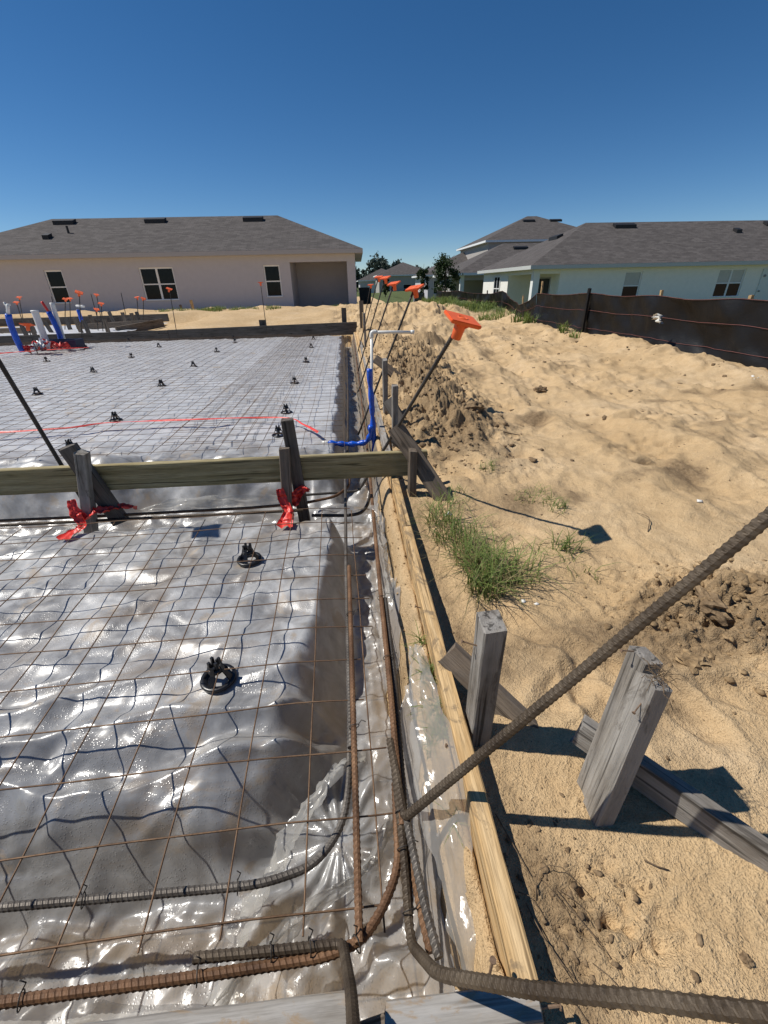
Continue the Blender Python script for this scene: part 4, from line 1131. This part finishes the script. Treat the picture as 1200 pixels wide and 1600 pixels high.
# mint house, right
ha = thing("house", "long pale mint house with dark shingle roof behind the silt fence", "house", (9.4, 23.5, -1.0))
EZ = 2.62
WA = [(4.75, 5.65, .98, 2.28, 1, "glass_blind", GD), (9.75, 11.2, 1.0, 2.3, 2, "glass_blind", GD)]
walls(ha, [(1.35, 0), (24, 0), (24, 8.6), (0, 8.6), (0, 3.7), (1.35, 3.7)], 0, EZ - .14, "stucco_mint", wins=WA)
MB().box(0, .32, 0, .32, 0, EZ - .14).build("porch_column", "stucco_white", ha)
MB().box(.32, 1.35, .02, .3, 2.25, EZ - .14).build("porch_beam", "stucco_mint", ha); MB().box(.02, .3, .32, 3.7, 2.25, EZ - .14).build("porch_beam", "stucco_mint", ha)
d_ = MB().box(1.31, 1.36, 1.0, 2.6, .05, 2.1).build("sliding_door", "trim_gray", ha)
MB().box(1.295, 1.31, 1.06, 1.77, .12, 2.04).build("pane", GD, d_); MB().box(1.295, 1.31, 1.83, 2.54, .12, 2.04).build("pane", GD, d_)
windows(ha, WA, .10)
w_ = MB().box(-.05, .02, 5.0, 5.06, .9, 2.25).box(-.05, .02, 6.1, 6.16, .9, 2.25).box(-.05, .02, 5.06, 6.1, .9, .96).box(-.05, .02, 5.06, 6.1, 2.19, 2.25).box(-.048, .02, 5.06, 6.1, 1.55, 1.6).box(-.046, .02, 5.56, 5.6, .96, 2.19).build("window", "trim_white", ha)
MB().box(-.02, .01, 5.06, 5.56, .96, 2.19).build("pane", GD, w_); MB().box(-.02, .01, 5.6, 6.1, .96, 2.19).build("pane", GD, w_)
d_ = MB().box(12.1, 13.0, -.05, .02, .25, 2.28).build("door", "door_paint", ha)
MB().tube([(12.2, -.05, 1.25), (12.2, -.10, 1.25)], .04, 10).build("handle", "ac_metal", d_); MB().tube([(12.25, -.05, 1.95), (12.25, -.09, 1.95)], .06, 10).build("door_lamp", "ac_metal", d_)
hip_roof(ha, -.35, 24.35, -.4, 9.0, EZ, .46, fmat="trim_mint")
for x in (6.3, 15.2): roof_vent(ha, x, 3.5, EZ + .46 * 3.9, 1.2, .46)
roof_vent(ha, 12.4, 2.7, EZ + .46 * 3.1, .3, .46, "box_vent")
v_ = roof_vent(ha, 0, 0, 0, 1.1, .46); v_.rotation_euler = (0, 0, -math.pi / 2); v_.location = (2.6, 4.4, EZ + .46 * 2.95)


def plain_house(label, loc, w, d, ez, pitch, mat, wins=(), fm="trim_white", along='x', vents=(), porch=None, hs=EZ):
    r = thing("house", label, "house", loc)
    poly = [(0, 0), (w, 0), (w, d), (0, d)] if not porch else [(porch, 0), (w, 0), (w, d), (0, d), (0, 3.2), (porch, 3.2)]
    walls(r, poly, 0, ez - .14, mat, wins=wins)
    if porch:
        MB().box(0, .3, 0, .3, 0, ez - .14).build("porch_column", "stucco_white", r); MB().box(.3, porch, .02, .28, 2.2, ez - .14).build("porch_beam", mat, r)
    windows(r, wins, .10)
    hip_roof(r, -.4, w + .4, -.4, d + .4, ez, pitch, fmat=fm, along=along)
    for x, y in vents: roof_vent(r, x, y, ez + pitch * (y + .4), 1.2, pitch)
    return r


plain_house("grey house with shingle roof and white post behind the mint house", (9.0, 37, -1.1), 16, 9.2, 2.7, .44, "stucco_slate", [(6.0, 6.9, .95, 2.2, 1, GD, GD)], porch=3.6, vents=((5.8, 3.4),))
plain_house("third single-storey house in the row with white trim and slate walls", (8.9, 51, -1.0), 15, 9.2, 2.75, .44, "stucco_gray", [(.6, 1.5, .9, 2.2, 1, GD, GD), (4.5, 6, .9, 2.2, 2, GD, GD)], vents=((5.8, 3.4),))
plain_house("two-storey house with dark roof showing above the mint house roof", (13.8, 46.5, -1.2), 12, 11, 5.6, .42, "stucco_slate", [(.5, 1.7, 3.6, 4.9, 1, GD, GD), (6, 7.5, 3.6, 4.9, 2, GD, GD)], vents=((5.2, 3.9), (8, 3.9)))
plain_house("distant slate blue two-storey house with dark roof at the centre gap", (5.8, 80, -1.4), 9, 9, 3.7, .40, "stucco_slate", [(.6, 1.8, .9, 2.3, 1, GD, GD), (4, 5.4, .9, 2.3, 1, GD, GD), (.6, 1.8, 2.7, 3.6, 1, GD, GD)])
plain_house("distant pale garage house right of the slate blue house", (3.0, 92, -1.0), 9, 9, 2.7, .42, "stucco_gray", [(1.5, 4.5, .2, 2.2, 1, "trim_white", "trim_white")])


# air conditioners and bin
def ac(label, loc):
    r = thing("air_conditioner", label, "air conditioner", loc)
    MB().box(-.42, .42, -.42, .42, .06, .85).build("casing", "ac_metal", r)
    m = MB()
    for i in range(8): m.box(-.44, .44, -.445, -.42, .13 + i * .085, .165 + i * .085)
    m.build("louvre", "vent_black", r); MB().box(-.5, .5, -.5, .5, 0, .055).build("pad", "trim_gray", r)
    m = MB(); m.lathe([(.36, .85), (.36, .89), (.30, .90), (.08, .90)], 18); m.build("fan_guard", "vent_black", r, True)


ac("dark air conditioner unit on the lawn before the third house", (6.3, 40.5, -.6))
ac("grey air conditioner unit behind the silt fence near the mint house", (8.1, 31.2, -.75))
b = thing("bin", "dark rubbish bin beside the corner of the grey house", "bin", (1.15, 27, -.2))
MB().add([(-.28, -.28, 0), (.28, -.28, 0), (.28, .28, 0), (-.28, .28, 0), (-.34, -.34, .95), (.34, -.34, .95), (.34, .34, .95), (-.34, .34, .95)], box_vf(0, 1, 0, 1, 0, 1)[1]).build("body", "vent_black", b)
MB().box(-.36, .36, -.38, .36, .955, 1.02).build("lid", "vent_black", b)

# ------------------------------------------------------------------ silt fence
FP = [(4.58, 1.6, .70), (4.52, 3.2, .70), (4.45, 4.99, .73), (4.34, 6.37, .74), (4.25, 7.93, .75), (4.36, 10.6, .70)]
FP2 = [(4.36, 10.6, .68), (4.42, 11.7, .42), (4.6, 13.6, .72), (4.75, 16, .60), (4.6, 19, .66), (4.45, 23, .62)]


def fence(label, FP, seed, stakes):
    root = thing("silt_fence", label, "fence", (FP[0][0], FP[0][1], 0)); off = root.location
    nseg = 30; nv = 16; V = []; tops = []
    for i in range(len(FP) - 1):
        (xa, ya, ha_), (xb, yb, hb) = FP[i], FP[i + 1]
        for j in range(nseg + (1 if i == len(FP) - 2 else 0)):
            t = j / nseg; x = xa + (xb - xa) * t; y = ya + (yb - ya) * t; h = ha_ + (hb - ha_) * t - .03 * math.sin(math.pi * t) ** 2
            g = -.08 + (th(x, y) if y < 12 else 0) * .3
            for k in range(nv):
                s = k / (nv - 1); z = g + (h - g) * s
                bel = .08 * math.sin(math.pi * s) * math.sin(math.pi * t) + .05 * float(perlin(y * 1.3 + seed, s * 1.6)) + .025 * float(perlin(y * 4.2 + seed, s * 3 + y)) + .012 * float(perlin(y * 11, s * 9)) + .035 * (float(tri(np.array(y * .9 + s * .7 + seed))) - .5) * math.sin(math.pi * s) + .018 * (float(tri(np.array(y * 2.3 - s * 1.6))) - .5)
                V.append((x + bel - off.x, y - off.y, z))
    n = len(V) // nv
    raw("fabric", np.array(V), grid_faces(nv, n), "fabric", root, True)
    G = np.array(V).reshape(n, nv, 3)
    for fr in (.30, .66, .995):
        k = fr * (nv - 1); k0 = min(int(k), nv - 2); a = k - k0
        P = G[:, k0] * (1 - a) + G[:, k0 + 1] * a; P = P + np.array([-.008, 0, 0])
        MB().tube([tuple(p) for p in P], .0028, 5).build("cord", "cord_red", root, True)
    for (x, y, h, dx, dy, mt) in stakes:
        lumber("stake", (x + .14, y, -.3), (x + .10 + dx, y + dy, h), (0, 1, 0), .04, .035, mt, root)
    return root


fence("black silt fence with red cords along the right side of the sand", FP, 3, [(4.52, 3.2, .76, 0, .02, "wood_fresh"), (4.45, 4.99, .76, .0, .02, "wood_fresh"), (4.34, 6.37, .80, 0, .03, "wood_fresh"), (4.36, 10.6, .94, .05, .1, "wood_fresh")])
sp = stake("dark post wrapped in fence fabric standing in the silt fence", (4.20, 7.93, -.3), (4.20, 7.95, .82), (0, 1, 0), "wood_dark", w=.06, t=.04)
for c in sp.children: c.data.materials[0] = MT["fabric"]
fence("sagging far stretch of black silt fence behind the grass", FP2, 8, [(4.42, 11.7, .62, .05, .25, "wood_fresh"), (4.75, 16, .7, 0, .02, "wood_brown")])
film("torn_paper", "torn pale scrap caught on the black silt fence", [(4.16, 5.86, .43), (4.16, 5.93, .50), (4.17, 6.02, .47)], [.05, .09, .03], (0, .3, 1), "paper", 14, 6, .03, 41, "paper scrap")
film("torn_paper", "small pale scrap lying on the sand below the fence", [(3.98, 4.05, .03), (4.08, 4.1, .05)], [.05, .07], (0, 1, .2), "paper", 8, 5, .02, 43, "paper scrap")


# ------------------------------------------------------------------ vegetation
def blades(name, spots, mat, label=None, kind="stuff", wid=.0015):
    V = []; F = []
    for (cx, cy, rad, n, h, lean) in spots:
        for _ in range(n):
            a = random.uniform(0, 6.283); r = rad * math.sqrt(random.random()); x, y = cx + r * math.cos(a), cy + r * math.sin(a)
            z = th(x, y) - .004; d = random.uniform(0, 6.283); L_ = h * random.uniform(.45, 1.15); le = lean * random.uniform(.3, 1.3)
            ux, uy = math.cos(d), math.sin(d); px, py = -uy, ux; w = wid * random.uniform(.6, 1.3) * (1 + h * 2); b = len(V)
            for s, ww in ((0, 1), (.4, .9), (.75, .6)):
                ox = le * L_ * s * s; zz = z + L_ * s * (1 - .35 * le * s)
                V.append((x + ux * ox - px * w * ww, y + uy * ox - py * w * ww, zz)); V.append((x + ux * ox + px * w * ww, y + uy * ox + py * w * ww, zz))
            V.append((x + ux * le * L_, y + uy * le * L_, z + L_ * (1 - .35 * le)))
            F += [(b, b + 1, b + 3, b + 2), (b + 2, b + 3, b + 5, b + 4), (b + 4, b + 5, b + 6)]
    o = raw(name, V, F, mat)
    return tag(o, label, "grass", None, kind)


G1 = [(.46, 1.24, .07, 95, .19, .9), (.53, 1.30, .09, 80, .18, 1.0), (.46, 1.42, .08, 80, .18, 1.0), (.41, 1.58, .08, 60, .17, 1.0), (.62, 1.30, .08, 40, .14, 1.2), (.53, 1.46, .11, 50, .15, 1.2), (.39, 1.76, .06, 40, .18, 1.0), (.46, 1.66, .12, 40, .15, 1.2), (.6, 1.42, .16, 30, .12, 1.3), (.44, 1.9, .08, 26, .13, 1.2)]
blades("grass", G1, "grass_leaf", "green grass clump growing beside the form behind the near stake")
blades("grass", [(c[0], c[1], c[2] * 1.15, c[3] // 2, c[4] * .9, 1.3) for c in G1], "grass_dry", "dry straw blades mixed into the grass clump")
blades("grass", [(.90, 1.50, .06, 50, .10, 1.1), (1.0, 1.82, .05, 40, .08, 1.1), (.93, 1.95, .10, 60, .07, 1.2), (.80, 2.34, .05, 40, .07, 1), (.80, 1.45, .1, 24, .1, 1.2), (.88, 1.30, .07, 14, .09, 1.2), (.50, 2.0, .1, 30, .08, 1.2)], "grass_leaf", "small scattered grass tufts on the sand right of the clump")
blades("grass", [(.178, .70, .03, 130, .06, .9), (.185, .87, .025, 70, .06, 1), (.18, .78, .03, 50, .05, 1), (.175, .49, .015, 14, .05, 1), (.175, 1.0, .025, 40, .06, 1.1)], "grass_leaf", "short grass growing on the trench bank inside the near form", wid=.0013)
G3 = [(random.uniform(3.3, 4.5), random.uniform(11.5, 21), .45, 90, random.uniform(.14, .32), .7) for _ in range(26)] + [(3.95, 8.1, .12, 40, .22, .7), (4.0, 9.9, .15, 60, .28, .7), (4.05, 10.6, .2, 70, .3, .7), (3.9, 7.6, .1, 25, .18, .8)]
blades("grass", G3, "grass_leaf", "tall green grass along the far stretch of silt fence", wid=.006)
G4 = [(random.uniform(-7, -2.5), random.uniform(17.2, 18.2), .3, 70, .16, .6) for _ in range(18)] + [(random.uniform(-1, .3), random.uniform(19, 20), .3, 40, .14, .6) for _ in range(5)]
blades("grass", G4, "grass_leaf", "low grass on the berm below the grey house windows", wid=.006)


def foliage(n, rad, c, leaf, squash=1., clumps=26, rng=RNG):
    cl = rng.normal(size=(clumps, 3)); cl /= np.linalg.norm(cl, axis=1)[:, None]; cl *= rng.uniform(.25, 1, (clumps, 1)) ** .5
    cl *= np.array([rad, rad, rad * squash]); V = np.zeros((n * 4, 3))
    ci = rng.integers(0, clumps, n); p = cl[ci] + rng.normal(size=(n, 3)) * rad * .17 + np.array(c)
    u = rng.normal(size=(n, 3)); u /= np.linalg.norm(u, axis=1)[:, None]; w = rng.normal(size=(n, 3)); w -= u * (u * w).sum(1)[:, None]; w /= np.linalg.norm(w, axis=1)[:, None]
    s = leaf * rng.uniform(.6, 1.3, (n, 1))
    V[0::4] = p - u * s; V[1::4] = p - w * s * .55; V[2::4] = p + u * s; V[3::4] = p + w * s * .55
    return V


def tree(label, loc, h, rad, n=2200, leaf=.07, mat="leaf_dark", squash=1.5, base=.25):
    r = thing("tree", label, "tree", loc); cz = h * (base + (1 - base) / 2)
    m = MB(); m.tube([(0, 0, -.1), (.03, .02, h * .35), (-.02, .04, h * .65), (.02, 0, h * .92)], [.05, .04, .025, .008], 7)
    for k in range(9):
        a = k * 2.4; z = h * (.3 + .06 * k); e = rad * .8
        m.tube([(0, 0, z), (math.cos(a) * e * .5, math.sin(a) * e * .5, z + e * .4), (math.cos(a) * e, math.sin(a) * e, z + e * .7)], [.018, .012, .004], 5)
    m.build("trunk", "bark", r, True)
    raw("crown", foliage(n, rad, (0, 0, cz), leaf, squash), np.arange(n * 4).reshape(-1, 4), mat, r)
    return r


tree("young bushy tree standing before the row houses at the centre right", (6.35, 30, -.3), 3.0, .75, 2600, .075, squash=1.55, base=.08)
tree("slender young tree left of the bushy one in the gap between houses", (6.1, 37, -.4), 2.9, .42, 1300, .075, squash=2.4, base=.1)
tree("small dark sapling in the middle of the gap between houses", (4.4, 52, -.4), 2.0, .35, 700, .08, squash=2.2, base=.1)
V = []
for i in range(150):
    x = RNG.uniform(-80, 130); y = RNG.uniform(104, 140); h = RNG.uniform(4.4, 7.0) * (1 + .18 * math.sin(x * .21)); rd = h * RNG.uniform(.26, .36)
    V.append(foliage(520, rd, (x, y, -.5 + h * .58), .42, 1.2, 18))
    V.append(foliage(260, rd, (x, y, 1.2), .5, .9, 12))
V = np.concatenate(V)
tag(raw("woodland", V, np.arange(len(V)).reshape(-1, 4), "leaf_far_hazed"), "far dark tree line along the horizon", "trees", None, "stuff")


# ------------------------------------------------------------------ clods, roots, bits
def rock_vf(r, seed, sub=2):
    b = bmesh.new(); bmesh.ops.create_icosphere(b, subdivisions=sub, radius=1); g = np.random.default_rng(seed)
    o = g.uniform(0, 50, 2); sc = g.uniform(.65, 1.25, 3) * np.array([1, 1, .55])
    V = []
    for v in b.verts:
        c = v.co; d = 1 + .55 * float(perlin(c.x * 1.6 + o[0], c.y * 1.6 + c.z * 1.3 + o[1])) + .34 * float(perlin(c.x * 3.1 + c.z * 3 + o[1], c.y * 4 + o[0]))
        V.append((c.x * d * sc[0] * r, c.y * d * sc[1] * r, c.z * d * sc[2] * r))
    F = [tuple(v.index for v in f.verts) for f in b.faces]; b.free(); return V, F


PROT = [rock_vf(1, s, 2 if s < 3 else 1) for s in range(8)]


def scatter(name, label, n, fn, mat, smin, smax):
    VV = []; FF = []
    for i in range(n):
        x, y = fn(); r = smin * (smax / smin) ** (random.random() ** 2.2); v, f = PROT[i % 8]; a = random.uniform(0, 6.28); c, s = math.cos(a), math.sin(a)
        z = th(x, y) + r * random.uniform(-.25, .2); b = len(VV)
        VV += [(x + (p[0] * c - p[1] * s) * r, y + (p[0] * s + p[1] * c) * r, z + p[2] * r) for p in v]; FF += [(q[0] + b, q[1] + b, q[2] + b) for q in f]
    o = raw(name, np.array(VV), np.array(FF), mat, smooth=False); return tag(o, label, "soil clods", None, "stuff")


N_ = random.gauss
scatter("soil_clods", "crumbly dark clods covering the dug soil mound", 2600, lambda: (max(.27, N_(.70, .27)), random.uniform(2.3, 7.6)), "clod_dark", .004, .026)
scatter("soil_clods", "broken clay clods in the dug patch at the right edge", 900, lambda: (N_(1.28, .20), N_(1.03, .12)), "clod", .0025, .016)
scatter("soil_clods", "fine crumbs scattered over the near sand", 700, lambda: (random.uniform(.27, 2.6), random.uniform(.2, 3.2)), "clod_dark", .0014, .008)
scatter("soil_clods", "loose crumbs in the dark soil patch by the near form", 260, lambda: (max(.255, N_(.36, .08)), N_(.31, .11)), "clod_dark", .0015, .009)
scatter("soil_clods", "loose crumbs spread over the far sand", 500, lambda: (random.uniform(.6, 4.2), random.uniform(3, 10)), "clod_dark", .006, .03)
scatter("soil_clods", "sand crumbs on the trench bank", 220, lambda: (random.uniform(.125, .195), random.uniform(.24, 2.3)), "clod", .002, .009)
for i, (lab, x, y, r, mt) in enumerate([("flat dark clay slab in the dug patch at right", 1.17, 1.03, .05, "clod_dark"), ("pale rounded clod near the split-top stake", .975, .835, .034, "clod"), ("large clay clod at the upper edge of the dug patch", 1.40, 1.13, .07, "clod"), ("clay clod against the right picture edge of the dug patch", 1.50, 1.06, .06, "clod"),
        ("small dark stone on the sand in the lower right corner", .61, .227, .012, "clod_dark"), ("dark lump at the foot of the mound", .95, 3.2, .075, "clod_dark"), ("dark clod on the sand right of the mound", 1.05, 3.45, .05, "clod_dark"), ("small clod on the sand in mid field", 1.95, 4.3, .06, "clod_dark")]):
    v, f = rock_vf(r, 60 + i, 3); o = raw("soil_clod", v, f, mt); o.location = (x, y, th(x, y) + r * .2); tag(o, lab, "soil clod", "single clods on the sand")


def root(label, pts, r):
    P = [(x, y, th(x, y) + dz) for x, y, dz in pts]; q = spline(P, .02); n = len(q)
    o = MB().tube(q, [r * (1 - .6 * i / n) for i in range(n)], 6).build("dry_root", "root", None, True); tag(o, label, "root", "dry roots on the sand")


root("long thin root beside the near form board's shadow", [(.262, .485, .004), (.272, .44, .012), (.285, .40, .008), (.295, .37, .004)], .0014)
root("second thin root tangled along the near form's shadow", [(.268, .33, .01), (.28, .28, .014), (.30, .25, .008), (.32, .22, .004)], .0012)
root("arched root on the sand right of the near form", [(.29, .335, .002), (.31, .375, .018), (.355, .375, .02), (.40, .335, .004)], .0010)
root("short red-brown twig on the sand below the long brace", [(.528, .378, .004), (.545, .365, .006), (.566, .358, .004)], .0016)
root("curved root on the sand near the grass tufts", [(1.30, 1.55, .004), (1.35, 1.63, .02), (1.34, 1.70, .004)], .0025)
root("twig lying in the upper sand field", [(1.0, 2.95, .006), (1.1, 2.9, .012), (1.22, 2.93, .006)], .006)
for i in range(9):
    x, y = random.uniform(.26, .36), random.uniform(.22, .38)
    root("fine root hair in the dark soil by the near form", [(x, y, .003), (x + random.uniform(.0, .03), y - random.uniform(.01, .05), .012), (x + random.uniform(.02, .05), y - random.uniform(.04, .09), .003)], .0008)
# straw caught on the split-top stake
V = MB()
for i in range(46):
    x, y, z = .545 + random.gauss(0, .010), .520 + random.gauss(0, .016), .286 + abs(random.gauss(0, .006)); d = Vector((random.gauss(0, 1), random.gauss(0, 1), random.gauss(-.2, .5))).normalized() * random.uniform(.012, .035)
    V.tube([(x, y, z), (x + d.x * .5, y + d.y * .5, z + d.z * .4 + .006), (x + d.x, y + d.y, z + d.z)], .0006, 4)
tag(V.build("straw_wad", "root"), "wad of straw caught on top of the split-top stake", "straw")
for i, (x, y, r) in enumerate([(.58, 1.16, .009), (.62, 1.14, .007), (1.66, 1.72, .015), (.45, 1.82, .018)]):
    v, f = rock_vf(r, 90 + i, 2); o = raw("white_pebble", v, f, "paper", smooth=True); o.location = (x, y, th(x, y) + r * .3)
    tag(o, ["white pebble at the right foot of the grass clump", "smaller white pebble beside the grass clump", "white chip on the open sand at mid right", "white chip at the foot of the kicker brace"][i], "pebble", "white chips on the sand")
